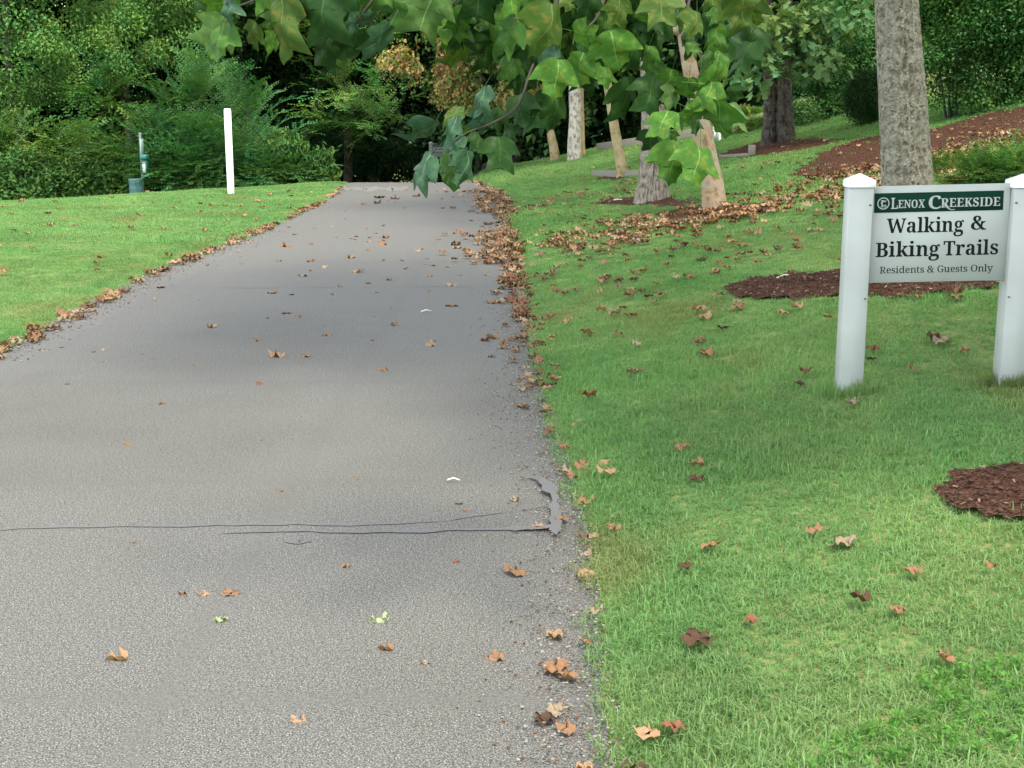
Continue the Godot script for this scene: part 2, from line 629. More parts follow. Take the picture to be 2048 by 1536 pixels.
func make_path() -> Node3D:
	var s := st()
	var n := 1100
	var cols := 12
	var length := func(line: PackedVector2Array) -> PackedFloat32Array:
		var acc := PackedFloat32Array([0.0])
		for i in line.size() - 1: acc.append(acc[-1] + line[i].distance_to(line[i + 1]))
		return acc
	var along := func(line: PackedVector2Array, acc: PackedFloat32Array, t: float) -> Vector2:
		for i in line.size() - 1:
			if t <= acc[i + 1]: return line[i].lerp(line[i + 1], (t - acc[i]) / (acc[i + 1] - acc[i]))
		return line[-1]
	var R := RE.slice(0, 15)
	var L := LE.slice(0, 14)
	var ra: PackedFloat32Array = length.call(R)
	var la: PackedFloat32Array = length.call(L)
	for j in n + 1:
		var d := -6.0 + j * .075
		var a: Vector2
		var b: Vector2
		if d < 24.0:
			a = Vector2(edge_at(LE, d), d)
			b = Vector2(edge_at(RE, d), d)
		else:
			var t := (d - 24.0) / (-6.0 + n * .075 - 24.0)
			a = along.call(L, la, lerpf(la[-1] - (la[-1] - 32.1), la[-1], t))
			b = along.call(R, ra, lerpf(ra[-1] - (ra[-1] - 32.1), ra[-1], t))
		a.x -= .05 + .05 * noise.get_noise_2d(d * 70, 5) + .05 * noise.get_noise_2d(d * 14, 50)
		b.x += .03 + .05 * noise.get_noise_2d(d * 70, 95) + .03 * noise.get_noise_2d(d * 14, 150)
		for k in cols + 1:
			var t := float(k) / cols
			var p := a.lerp(b, t)
			var y := ground(clampf(p.x, a.x + .1, b.x - .1), p.y)
			if k == 0 or k == cols: y -= .02
			# broad wear in random blotches, paler farther along, pale crumbling rim
			var v := 1.0 + .22 * noise.get_noise_2d(p.x * 14, p.y * 9 + 40) + .10 * noise.get_noise_2d(p.x * 55 + 70, p.y * 55)
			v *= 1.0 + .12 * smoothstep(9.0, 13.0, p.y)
			if t < .1 or t > .93: v *= 1.12
			s.set_color(Color(v, v, v * .98))
			s.set_uv(p * .52)
			s.add_vertex(Vector3(p.x, y + .004, -p.y))
	for j in n:
		for k in cols:
			var i := j * (cols + 1) + k
			for e in [0, cols + 1, cols + 2, 0, cols + 2, 1]: s.add_index(i + e)
	s.generate_normals()
	var o := part("path", s.commit(), M.asphalt, self)
	tag(o, "grey worn asphalt walking path running away from the camera", "path", "", "structure")
	return o

# a flat strip that follows the ground, from pixel points with half-widths in metres
func ribbon(pts: Array, lift: float) -> ArrayMesh:
	var s := st()
	var row := []
	for p in pts:
		row.append([on_ground(p[0], p[1]), p[2]])
	var fine := []
	for i in row.size() - 1:
		for k in 24:
			var t := k / 24.0
			var q: Vector3 = row[i][0].lerp(row[i + 1][0], t)
			q += Vector3(noise.get_noise_2d(q.x * 90, q.z * 90), 0, noise.get_noise_2d(q.x * 90 + 200, q.z * 90)) * .02
			fine.append([q, lerpf(row[i][1], row[i + 1][1], t) * (1.0 + 1.3 * noise.get_noise_2d(q.x * 260, q.z * 260))])
	fine.append(row[-1])
	for i in fine.size() - 1:
		var q := []
		for e in [i, i + 1]:
			var c: Vector3 = fine[e][0]
			var fw: Vector3 = (fine[mini(e + 1, fine.size() - 1)][0] - fine[maxi(e - 1, 0)][0]).normalized()
			var sd: Vector3 = fw.cross(Vector3.UP).normalized() * fine[e][1]
			for sg in [-1.0, 1.0]:
				var p: Vector3 = c + sd * sg
				p.y = ground(p.x, -p.z) + .0065 + lift
				q.append(p)
		for j in [0, 2, 3, 0, 3, 1]: s.add_vertex(q[j])
	s.generate_normals()
	return s.commit()

func add_bed(pixels: Array) -> void:
	var poly := PackedVector2Array()
	for p in pixels:
		var q := on_ground(p[0], p[1])
		poly.append(Vector2(q.x, -q.z))
	beds.append(poly)
	var r := Rect2(poly[0], Vector2.ZERO)
	for p in poly: r = r.expand(p)
	boxes.append(r.grow(.2))

func make_bed(i: int, label: String) -> void:
	var s := st()
	var r := boxes[i].grow(.1)
	var step := .045 if r.get_center().y < 5 else (.09 if r.get_center().y < 12 else .16)
	var nx := int(r.size.x / step) + 1
	var nd := int(r.size.y / step) + 1
	var chips: Array[Transform3D] = []
	var tint := PackedColorArray()
	var height := func(x: float, d: float) -> float:
		return ground(x, d) + .016 + .02 * noise.get_noise_2d(x * 120, d * 120)
	for a in nx:
		for b in nd:
			var x := r.position.x + a * step
			var d := r.position.y + b * step
			if in_bed(x + step * .5, d + step * .5) != i: continue
			var q := [Vector3(x, height.call(x, d), -d), Vector3(x + step, height.call(x + step, d), -d), Vector3(x + step, height.call(x + step, d + step), -d - step), Vector3(x, height.call(x, d + step), -d - step)]
			for j in [0, 3, 2, 0, 2, 1]: s.add_vertex(q[j])
			for k in (3 if step < .05 else (10 if step < .1 else 6)):
				var cx := x + rng.randf() * step
				var cd := d + rng.randf() * step
				var ln := rnd(.008, .028)
				chips.append(Transform3D(Basis.from_euler(Vector3(rnd(-.5, .5), rnd(0, TAU), rnd(-.4, .4))).scaled_local(Vector3(ln, rnd(.002, .005), rnd(.004, .009))), Vector3(cx, height.call(cx, cd) + .008, -cd)))
				var v := rnd(.5, 1.6)
				var c := Color(.072, .036, .027) * v
				if rng.randf() < .07: c = Color(.3, .22, .14) * rnd(.6, 1.2)
				tint.append(c)
	s.index()
	s.generate_normals()
	var o := part("mulch_bed", s.commit(), M.mulch, self)
	tag(o, label, "mulch bed", "", "structure")
	scatter("wood_chips", o, box(Vector3.ONE, .1), M.dry, chips, tint)

# ------------------------------------------------------------------ grass
func tuft(sd: int, n: int, radius: float, low: float, high: float, wide: float, straw: float) -> ArrayMesh:
	var r := RandomNumberGenerator.new()
	r.seed = sd
	var s := st()
	for i in n:
		var a := r.randf() * TAU
		var p := Vector3(cos(a), 0, sin(a)) * radius * sqrt(r.randf())
		var b := r.randf() * TAU
		var lean := Vector3(cos(b), 0, sin(b)) * r.randf_range(.15, 1.0)
		var h := r.randf_range(low, high)
		var x := lean.cross(Vector3.UP).normalized() * wide * r.randf_range(.6, 1.2)
		var mid := p + (Vector3.UP + lean * .45).normalized() * h * .55
		var tip := p + (Vector3.UP * .8 + lean * 1.1).normalized() * h
		var c := Color(1, 1, 1) * r.randf_range(.75, 1.25)
		if r.randf() < straw:
			c = Color(3.2, 1.45, 2.6) * r.randf_range(.8, 1.2)
			tip = p + (Vector3.UP * .4 + lean * 1.3).normalized() * h
		s.set_color(c)
		for v in [p - x, p + x, mid + x * .8, p - x, mid + x * .8, mid - x * .8, mid - x * .8, mid + x * .8, tip]: s.add_vertex(v)
	return s.commit()

func grass_color(x: float, d: float) -> Color:
	var n1 := noise.get_noise_2d(x * 22, d * 14)
	var n2 := noise.get_noise_2d(x * 70 + 500, d * 45)
	var c := Color(.19, .33, .135)
	c = c.lerp(Color(.29, .375, .165), clampf(.5 * n1 + .5 * n2 + .1, 0, 1))
	c = c.lerp(Color(.13, .275, .1), clampf(-.7 * n1 - .4 * n2, 0, .8))
	c = c.lerp(Color(.28, .25, .12), .55 * smoothstep(.25, .6, noise.get_noise_2d(x * 36 + 900, d * 24 + 77)))
	c *= 1.0 + .2 * noise.get_noise_2d(x * 45 + 40, d * 30 + 700)
	return c * rnd(.8, 1.2)

func make_grass() -> void:
	var kinds := [tuft(1, 18, .06, .016, .042, .0018, .2), tuft(2, 18, .06, .015, .036, .0018, .36), tuft(3, 14, .07, .02, .055, .0021, .08), tuft(4, 18, .13, .024, .052, .0048, .14), tuft(5, 20, .14, .024, .056, .0048, .08)]
	for which in 2:
		var root := Node3D.new()
		root.name = numbered("grass")
		add_child(root)
		tag(root, ["thick green lawn grass right of the path, flecked with straw", "bright green lawn grass on the left side of the path"][which], "grass", "", "stuff")
		var where := []
		var tint := []
		for k in kinds.size():
			var w: Array[Transform3D] = []
			where.append(w)
			tint.append(PackedColorArray())
		# bands of distance: from, to, tufts per square metre, kinds
		for band in [[2.3, 5.0, 1900, 0], [5.0, 8.5, 1300, 0], [8.5, 14.0, 700, 0], [14.0, 22.0, 330, 1], [22.0, 37.0, 190, 1]]:
			var d0: float = band[0]
			var d1: float = band[1]
			var x0: float = -.06 * d1 - .6 if which == 0 else -.42 * d1 - 2.2
			var x1: float = minf(.42 * d1 + 2.3, 8.0) if which == 0 else -2.9
			if which == 1 and d1 < 8: continue
			var count := int((d1 - d0) * (x1 - x0) * band[2])
			for i in count:
				var x := rnd(x0, x1)
				var d := rnd(d0, d1)
				if x > .41 * d + 2.2 or x < -.41 * d - 1.8: continue
				var s := right_of(x, d) if which == 0 else left_of(x, d)
				if s > 7.2: continue
				var ragged := .03 + .045 * noise.get_noise_2d(x * 40, d * 130)
				if s < ragged: continue
				if s < ragged + .06 and rng.randf() < .35: continue
				if which == 1 and beyond_crest(x, d) > 1.2: continue
				if which == 0 and d > 25 and s > 6.2: continue
				if in_bed(x, d) >= 0 and (in_bed(x + rnd(-.1, .1), d + rnd(-.15, .15)) >= 0 or rng.randf() > .6) and rng.randf() > .012: continue
				var k := 0
				if band[3] == 0: k = 0 if rng.randf() < .4 else (1 if rng.randf() < .75 else 2)
				else: k = 3 if rng.randf() < .5 else 4
				var hgt := .8 + .45 * noise.get_noise_2d(x * 30, d * 30 + 40)
				if s < .15: hgt *= .75
				var sc := rnd(.75, 1.15)
				where[k].append(Transform3D(Basis(Vector3.UP, rnd(0, TAU)).scaled(Vector3(sc, sc * hgt * rnd(.8, 1.3), sc)), Vector3(x, ground(x, d) - .006, -d)))
				tint[k].append(grass_color(x, d))
		if which == 0:
			var w: Array[Transform3D] = []
			var c := PackedColorArray()
			for i in 900:
				var p := Vector2(rnd(.45, 1.4), rnd(2.45, 2.95))
				if noise.get_noise_2d(p.x * 60 + 11, p.y * 60) < .35 * (p.y - 2.6): continue
				var sc := rnd(.25, .55)
				w.append(Transform3D(Basis.from_euler(Vector3(rnd(-.3, .3), rnd(0, TAU), rnd(-.3, .3))).scaled(Vector3.ONE * sc), Vector3(p.x, ground(p.x, p.y) + .02, -p.y)))
				c.append(Color(.15, .31, .08) * rnd(.8, 1.2))
			scatter("broad_weeds", root, cluster(77, 7, .022, .038, .017, .1), M.blade, w, c)
		if which == 0:
			for px in [1700.0, 2020.0]:
				var base := on_ground(1700, 784) + Vector3((px - 1700.0) * .7 / 320.0, 0, 0)
				for i in 90:
					var a := rng.randf() * TAU
					var p := Vector3(base.x + cos(a) * rnd(.06, .12), 0, base.z + sin(a) * rnd(.06, .12))
					where[2].append(Transform3D(Basis(Vector3.UP, rnd(0, TAU)).scaled(Vector3(.8, rnd(.9, 2.0), .8)), Vector3(p.x, ground(p.x, -p.z) - .005, p.z)))
					tint[2].append(grass_color(p.x, -p.z) * .9)
		for k in kinds.size():
			if where[k].size(): scatter("blades", root, kinds[k], M.blade, where[k], tint[k])

# ------------------------------------------------------------------ fallen leaves
var dry_leaf: Array[ArrayMesh] = []
var dry_mats: Array[StandardMaterial3D] = []

func make_dry() -> void:
	for i in 7:
		dry_leaf.append(lobed_leaf(i % 3, rnd(-.25, .3), rnd(-.16, .16), rnd(.7, 1.3), 700 + i, .3, 3, [.5, 1.8, 1.0, 2.4, .7, 1.3, .3][i]))
	for c in [Color(.235, .135, .078), Color(.165, .09, .052), Color(.32, .205, .12), Color(.085, .05, .033), Color(.27, .21, .145), Color(.21, .095, .055)]:
		var m := green_leaf(720 + dry_mats.size(), c, c * 1.25, c * .45, .6, .8, .3)
		dry_mats.append(m)

func dry_at(x: float, d: float, size: float, lift: float) -> Transform3D:
	var b := Basis.from_euler(Vector3(-PI / 2 + rnd(-.16, .16), 0, 0)) * Basis(Vector3.UP, rnd(-.2, .2))
	b = Basis(Vector3.UP, rnd(0, TAU)) * b
	return Transform3D(b.scaled(Vector3.ONE * size * .66), Vector3(x, ground(x, d) + lift + size * .03, -d))

func fallen(px: float, py: float, size: float, tone: int, label: String, group := "") -> void:
	var p := on_ground(px, py)
	var grass := right_of(p.x, -p.z) > .05 or left_of(p.x, -p.z) > .05
	var o := part("fallen_leaf", dry_leaf[rng.randi() % 7], dry_mats[tone], self, dry_at(p.x, -p.z, size, .026 if grass else .003))
	tag(o, label, "leaf", group)

func make_fallen() -> void:
	# single leaves lying on the asphalt, near ones first
	fallen(255, 1320, .085, 2, "flat tan dead leaf lying alone on the near asphalt, leftmost in the foreground")
	fallen(608, 1447, .06, 2, "crumpled orange leaf ball on the nearest asphalt at the bottom")
	fallen(785, 1303, .06, 0, "small dark curled leaf on the near asphalt between the green scrap and the grass")
	fallen(990, 1327, .075, 0, "reddish curled leaf on the near asphalt, first left of the edge leaves")
	fallen(400, 1194, .075, 2, "thin tan leaf on the near asphalt, left one of a close pair")
	fallen(462, 1195, .08, 0, "brown leaf with raised dark tip on the near asphalt, right one of a close pair")
	fallen(370, 1188, .04, 5, "tiny red leaf scrap beside a pair of leaves on the asphalt")
	fallen(1048, 1152, .105, 0, "big curled orange leaf on the asphalt near the right grass edge below the crack")
	fallen(1080, 1058, .09, 2, "pale tan leaf lying on the dark crack near the grass edge")
	fallen(905, 1127, .04, 5, "small red leaf scrap on the asphalt just below the dark crack")
	fallen(1027, 1004, .06, 4, "pale leaf on the asphalt above the crack near the right edge")
	fallen(1105, 1265, .085, 2, "bright orange leaf on the crumbling right edge of the near path")
	fallen(1088, 1342, .1, 0, "wide brown leaf pair lying at the right edge of the near path")
	fallen(1150, 1360, .085, 0, "curled brown leaf against the near grass edge, below the wide leaf pair")
	fallen(1100, 1430, .07, 4, "pale leaf on the right edge of the path close to the bottom")
	fallen(1150, 1463, .07, 0, "brown leaf wedged against the near grass edge at the bottom")
	fallen(1165, 1530, .07, 2, "tan leaf at the very bottom on the path edge")
	fallen(755, 743, .09, 0, "single curled brown leaf in the middle of the path, nearest of the middle stretch")
	fallen(570, 714, .15, 2, "wide tan leaf on the middle of the path beside a small brown one")
	fallen(607, 716, .085, 0, "small brown leaf right of a wide tan leaf on the path")
	fallen(860, 694, .1, 2, "tan leaf on the path in the tree shade, nearest to the right drift")
	fallen(966, 681, .1, 5, "red brown leaf on the path, leftmost of three near the right edge")
	fallen(992, 678, .11, 0, "brown leaf on the path, middle one of three near the right edge")
	fallen(1002, 697, .09, 0, "brown leaf on the path, lowest of three near the right edge")
	fallen(985, 716, .07, 3, "dark leaf on the path near the right edge drift")
	fallen(648, 671, .12, 0, "thin brown leaf in the shaded band of the path")
	fallen(420, 655, .1, 2, "tan leaf on the shaded left half of the path")
	fallen(510, 684, .08, 0, "small brown leaf below the shade on the left half of the path")
	fallen(525, 770, .05, 5, "tiny reddish scrap on the left half of the path")
	fallen(792, 653, .09, 0, "small brown leaf in the shaded middle of the path")
	fallen(565, 628, .1, 3, "dark curled leaf in the shade at the left of the path")
	fallen(596, 636, .08, 0, "small brown leaf beside the dark curled one in the shade")
	fallen(897, 612, .13, 0, "brown leaf on the path at the upper edge of the shade")
	fallen(990, 608, .13, 0, "upright curled leaf on the path beside the right drift")
	fallen(137, 632, .15, 2, "large tan leaf standing off the left grass edge of the path")
	fallen(545, 586, .13, 0, "brown leaf on the sunlit band of the path, left of centre")
	fallen(320, 576, .1, 3, "dark leaf on the path near the left edge, by the crack")
	fallen(898, 573, .14, 2, "tan leaf on the crack across the sunlit band")
	fallen(612, 552, .14, 4, "pale leaf in the sunlit band of the path")
	fallen(705, 546, .15, 2, "long tan leaf in the sunlit band of the path")
	fallen(583, 494, .2, 0, "brown leaf group on the path beyond the sunlit band")
	fallen(615, 525, .14, 0, "brown leaf on the upper edge of the sunlit band")
	fallen(697, 516, .15, 2, "orange leaf on the far path, centre left")
	fallen(766, 491, .18, 0, "long brown leaf in the centre of the far path")
	fallen(765, 476, .17, 0, "thin brown leaf just above another in the centre of the far path")
	fallen(905, 468, .2, 0, "brown leaf on the far path left of the big drift")
	fallen(902, 491, .17, 3, "dark curled leaf on the far path left of the big drift")
	fallen(910, 497, .16, 2, "flat tan leaf below the dark one beside the big drift")
	fallen(984, 450, .2, 3, "pair of dark leaves on the far path above the big drift")
	fallen(757, 396, .25, 3, "dark leaf on the far path, left of two in the centre")
	fallen(783, 399, .22, 3, "dark leaf on the far path, right of two in the centre")
	fallen(840, 393, .26, 0, "brown leaf on the far path beneath the hanging leaves")
	fallen(754, 408, .22, 3, "dark leaf on the far path just below the centre pair")
	fallen(716, 409, .2, 0, "small brown leaf on the far path near the left edge")
	# in the near lawn on the right
	fallen(1307, 1498, .085, 2, "tan rolled leaf in the nearest lawn at the bottom")
	fallen(1360, 1469, .075, 5, "reddish leaf in the nearest lawn, above the rolled tan one")
	fallen(1392, 1308, .115, 3, "long dark leaf sunk in the near lawn")
	fallen(1492, 1254, .06, 5, "small reddish leaf upright in the near lawn")
	fallen(1735, 1220, .075, 3, "dark small leaf in the sunlit lawn, right of centre")
	fallen(1790, 1231, .06, 0, "small brown leaf right of the dark one in the sunlit lawn")
	fallen(1840, 1158, .075, 0, "brown leaf with dark base in the lawn below the right mulch bed")
	fallen(1700, 1092, .115, 4, "pale pinkish leaf in the lawn, right of the upright brown one")
	fallen(1624, 1082, .075, 0, "upright brown leaf in the lawn beside a pale pinkish leaf")
	fallen(1405, 1108, .085, 0, "curled brown leaf with dark stalk end in the lawn")
	fallen(1352, 910, .09, 0, "upright orange leaf in the shaded lawn")
	fallen(1408, 942, .08, 0, "brown leaf in the shaded lawn, above a darker flat one")
	fallen(1378, 970, .085, 3, "dark brown flat leaf in the shaded lawn")
	fallen(1230, 957, .105, 2, "folded tan leaf in the shaded lawn nearest the path")
	fallen(1985, 1347 - 200, .06, 0, "small brown leaf in the lawn at the far right")
	fallen(1897, 1345, .07, 0, "brown leaf in the near lawn on the right")
	fallen(1360, 1150, .06, 3, "tiny dark leaf in the lawn left of the curled brown one")
	fallen(1705, 818, .085, 4, "pale leaf in the grass at the foot of the left signpost")
	fallen(1867, 695, .13, 4, "large pale leaf in the grass below the sign board")
	fallen(1912, 602, .11, 0, "orange leaf in the grass high behind the sign posts")
	fallen(1745, 728, .08, 3, "dark leaf in the grass right of the left signpost")
	fallen(1832, 750, .07, 0, "small orange leaf in the grass below the sign board")
	fallen(1592, 776, .07, 3, "dark scrap of leaf in the lawn left of the signpost")
	fallen(1471, 625, .13, 0, "orange curled leaf in the lawn below the mulch around the big trunk")
	fallen(1483, 612, .09, 4, "whitish leaf behind the orange curled one in the lawn")
	fallen(1574, 636, .11, 2, "tan upright leaf in the lawn left of the signpost")
	fallen(1440, 663, .11, 3, "dark curled leaf in the lawn in front of a pale one")
	fallen(1405, 640, .15, 2, "wide pale brown leaf in the middle lawn")
	fallen(1185, 674, .13, 0, "brown leaf in the lawn closest to the path in the middle stretch")
	fallen(1097, 556, .15, 4, "greyish leaf in the lawn near the path edge")
	fallen(1392, 528, .14, 3, "dark folded leaf in the lawn above the mulch strip")
	fallen(1360, 498, .16, 4, "white backed leaf in the lawn below the tan trunk")
	# leaf scraps and twigs
	var g := green_leaf(740, Color(.3, .36, .2), Color(.4, .42, .25), Color(.3, .3, .15), .3, .6)
	for e in [["pale green folded leaf scrap on the near asphalt", 445, 1238, .065], ["long flat pale green leaf scrap on the near asphalt", 755, 1250, .1]]:
		var p := on_ground(e[1], e[2])
		var o := part("fallen_leaf", dry_leaf[2], g, self, dry_at(p.x, -p.z, e[3], .003))
		tag(o, e[0], "leaf")
	for e in [["white peeled twig on the asphalt above the crack", 895, 967, 920, 967, .004], ["pale twig in the shaded band of the path", 842, 628, 862, 626, .006], ["white stick in the mulch left of the thick grey trunk", 1218, 407, 1244, 402, .012], ["pale stick in the mulch in front of the big trunk", 1553, 562, 1582, 555, .008]]:
		var a := on_ground(e[1], e[2])
		var b := on_ground(e[3], e[4])
		var up := Vector3(0, float(e[5]) + .01, 0)
		var o := part("fallen_twig", tube(PackedVector3Array([a + up, a.lerp(b, .5) + up * 1.6, b + up]), PackedFloat32Array([e[5], float(e[5]) * .9, float(e[5]) * .5]), 6), plain(Color(.6, .55, .45), .7), self)
		tag(o, e[0], "twig")

	# drifts and scatter: a density over the ground; the largest are single leaves, the rest one mass
	var spots := []
	var drop := func(x: float, d: float, size: float, tone: int, lift: float, where: String) -> void:
		spots.append([size / d, x, d, size, tone, lift, where])
	# along the right edge of the path
	for i in 2600:
		var d := 2.6 + 27.0 * pow(rng.randf(), 1.1)
		var dens := .05
		dens = maxf(dens, .30 * smoothstep(5.5, 8.0, d))
		dens = maxf(dens, .22 * smoothstep(9.0, 10.2, d) * (1.0 - smoothstep(14.5, 15.2, d)))
		dens = maxf(dens, .75 * smoothstep(11.6, 12.4, d) * (1.0 - smoothstep(15.3, 16.0, d)))
		dens = maxf(dens, .65 * smoothstep(17.5, 18.6, d) * (1.0 - smoothstep(24.0, 25.0, d)))
		if rng.randf() > dens: continue
		var spread := .07
		if d > 12.3 and d < 15.6: spread = .26
		elif d > 18.5 and d < 24.0: spread = .30
		elif d > 9.5: spread = .11
		var x := edge_at(RE, d) + .06 - absf(rng.randfn(0, spread)) if d < 25 else edge_at(RE, d) - absf(rng.randfn(0, .1))
		if d < 9 and rng.randf() < .3: x += .1
		drop.call(x, d, rnd(.06, .10) if d < 9 else rnd(.09, .145), [0, 0, 0, 2, 2, 1, 5, 3][rng.randi() % 8] if d > 9 else [0, 0, 2, 4, 1, 3][rng.randi() % 6], .006 + (.05 * rng.randf() if spread > .2 else 0.0), "edge")
	# along the left edge
	for i in 330:
		var d := rnd(7.4, 26.0)
		var x := edge_at(LE, d) - .04 + absf(rng.randfn(0, .06))
		if noise.get_noise_2d(d * 40, 700) < -.25: continue
		drop.call(x, d, rnd(.08, .15), [0, 0, 2, 1, 4, 3][rng.randi() % 6], .008, "left_edge")
	# litter below the trees on the right
	for i in 13000:
		var d := rnd(6.0, 27.0)
		var s := rnd(.05, 5.5)
		var x := edge_at(RE, d) + s
		if x > .41 * d: continue
		var strip := exp(-pow((d - 13.2 - .1 * s) / 1.3, 2.0)) * smoothstep(.0, .9, s)
		var dens := .05 + 1.0 * strip
		dens += .35 * exp(-pow((d - 19.5) / 1.4, 2.0)) * (1.0 - smoothstep(1.5, 3.0, s))
		dens += .12 * smoothstep(7.0, 9.5, d) * (1.0 - smoothstep(11.5, 13, d))
		dens *= .35 + 1.3 * smoothstep(-.3, .4, noise.get_noise_2d(x * 60, d * 40 + 33))
		if d > 21.0: dens *= .3
		if rng.randf() > dens * (.6 if d < 10 else .75): continue
		drop.call(x, d, rnd(.075, .13) if strip < .4 else rnd(.10, .16), [0, 2, 2, 0, 1, 3, 4, 5][rng.randi() % 8], .03 if strip < .4 else .025 + .03 * rng.randf(), "right_lawn")
	# left lawn
	for i in 150:
		var d := rnd(8.5, 26.0)
		var x := edge_at(LE, d) - rnd(.1, 5.0)
		if x < -.41 * d or beyond_crest(x, d) > .6: continue
		if noise.get_noise_2d(x * 30, d * 20 + 900) < -.05: continue
		drop.call(x, d, rnd(.09, .14), [0, 2, 0, 2, 5, 3][rng.randi() % 6], .035, "left_lawn")
	# more crumbs on the path
	for i in 150:
		var d := 3.0 + 22.0 * pow(rng.randf(), .8)
		drop.call(rnd(-3.0, .1), d, rnd(.02, .05) if d < 10 else rnd(.04, .09), rng.randi() % 6, .003, "path")
	# right bank
	for i in 200:
		var d := rnd(11.0, 19.0)
		var x := edge_at(RE, d) + rnd(4.6, 7.0)
		if in_bed(x, d) < 0: continue
		drop.call(x, d, rnd(.05, .09), [4, 2, 4, 2, 0][rng.randi() % 5], .03, "bank")
	spots.sort_custom(func(a, b): return a[0] > b[0])
	var singles := {}
	var zone := func(k: String, d: float) -> String:
		if k == "edge": return " beside the cracked nearest stretch" if d < 5.0 else (" below the tree shade" if d < 7.6 else (" beside the shaded band" if d < 10.2 else (" beside the sunlit band" if d < 12.2 else (" in the big drift" if d < 16.0 else " in the farther drift"))))
		if k == "left_edge": return ", nearest stretch" if d < 9.0 else (", middle stretch" if d < 12.5 else ", far stretch")
		if k == "right_lawn": return " near the sign" if d < 8.5 else (" before the leaf strip" if d < 11.5 else (" in the leaf strip" if d < 15.0 else " beyond the leaf strip"))
		return ""
	var words := {"edge": "dry brown leaf along the right grass edge of the path", "left_edge": "dry brown leaf lying along the left grass edge of the path", "right_lawn": "dry brown leaf scattered in the right lawn", "left_lawn": "dry brown leaf scattered in the left lawn", "path": "small leaf crumb scattered on the asphalt path", "bank": "pale dry leaf lying on the mulched bank"}
	var groups := {"edge": "leaves along the right path edge", "left_edge": "leaves along the left path edge", "right_lawn": "leaves scattered in the right lawn", "left_lawn": "leaves scattered in the left lawn", "path": "leaf crumbs on the path", "bank": "leaves on the mulched bank"}
	var rest: Array = []
	for k in 14:
		var w: Array[Transform3D] = []
		rest.append(w)
	var n := 0
	for e in spots:
		var t := dry_at(e[1], e[2], e[3], e[5])
		if n < 205:
			n += 1
			var o := part("fallen_leaf", dry_leaf[rng.randi() % 7], dry_mats[e[4]], self, t)
			tag(o, words[e[6]] + zone.call(e[6], e[2]), "leaf", groups[e[6]])
		else:
			rest[rng.randi() % 7 + (7 if rng.randf() < .4 else 0)].append(t)
	var root := Node3D.new()
	root.name = "leaf_litter"
	add_child(root)
	tag(root, "scattered drifts of small dry brown leaves along the path and lawn", "leaf litter", "", "stuff")
	for k in 14:
		var tint := PackedColorArray()
		for t in rest[k]: tint.append(Color(1, 1, 1) * rnd(.6, 1.3))
		var m: StandardMaterial3D = dry_mats[[0, 2, 0, 1, 2, 5, 0, 3, 4, 0, 2, 1, 4, 2][k]].duplicate()
		m.vertex_color_use_as_albedo = true
		scatter("litter", root, dry_leaf[k % 7], m, rest[k], tint)

# ------------------------------------------------------------------ the trail sign and other small things
func words_mesh(text: String, bold: bool, high: float, wide: float, serif := true) -> Array:
	var f := SystemFont.new()
	f.font_names = PackedStringArray(["Droid Serif" if serif else "Droid Sans"])
	f.font_weight = 700 if bold else 400
	var t := TextMesh.new()
	t.font = f
	t.text = text
	t.font_size = 64
	t.pixel_size = .01
	t.depth = .05
	t.curve_step = .6
	t.horizontal_alignment = HORIZONTAL_ALIGNMENT_LEFT
	var b := t.get_aabb()
	var sc := Vector3(wide / b.size.x, high / b.size.y, .03)
	return [t, sc, b]

func put_words(text: String, bold: bool, x0: float, x1: float, y0: float, y1: float, z: float, mat: Material, parent: Node, called := "lettering") -> void:
	var w := words_mesh(text, bold, y1 - y0, x1 - x0)
	var b: AABB = w[2]
	var sc: Vector3 = w[1]
	part(called, w[0], mat, parent, Transform3D(Basis().scaled(sc), Vector3(x0 - b.position.x * sc.x, y0 - b.position.y * sc.y, z)))

func ring(r0: float, r1: float, z: float, n := 32, a0 := 0.0, a1 := TAU) -> ArrayMesh:
	var s := st()
	for i in n:
		var a := lerpf(a0, a1, float(i) / n)
		var b := lerpf(a0, a1, float(i + 1) / n)
		var q := [Vector3(cos(a) * r0, sin(a) * r0, z), Vector3(cos(a) * r1, sin(a) * r1, z), Vector3(cos(b) * r1, sin(b) * r1, z), Vector3(cos(b) * r0, sin(b) * r0, z)]
		for j in [0, 2, 1, 0, 3, 2]: s.add_vertex(q[j])
	s.generate_normals()
	return s.commit()

func cap_mesh(w: float) -> ArrayMesh:
	var s := st()
	var h := w * .5
	var ys := [0.0, .028, .031, .056]
	var rs := [h, h, h * .93, .004]
	for i in 3:
		for k in 4:
			var a0 := PI / 4 + k * PI / 2
			var a1 := a0 + PI / 2
			var r0: float = rs[i] * sqrt(2.0)
			var r1: float = rs[i + 1] * sqrt(2.0)
			var q := [Vector3(cos(a0) * r0, ys[i], -sin(a0) * r0), Vector3(cos(a0) * r1, ys[i + 1], -sin(a0) * r1), Vector3(cos(a1) * r1, ys[i + 1], -sin(a1) * r1), Vector3(cos(a1) * r0, ys[i], -sin(a1) * r0)]
			for j in [0, 1, 2, 0, 2, 3]: s.add_vertex(q[j])
	s.generate_normals()
	return s.commit()

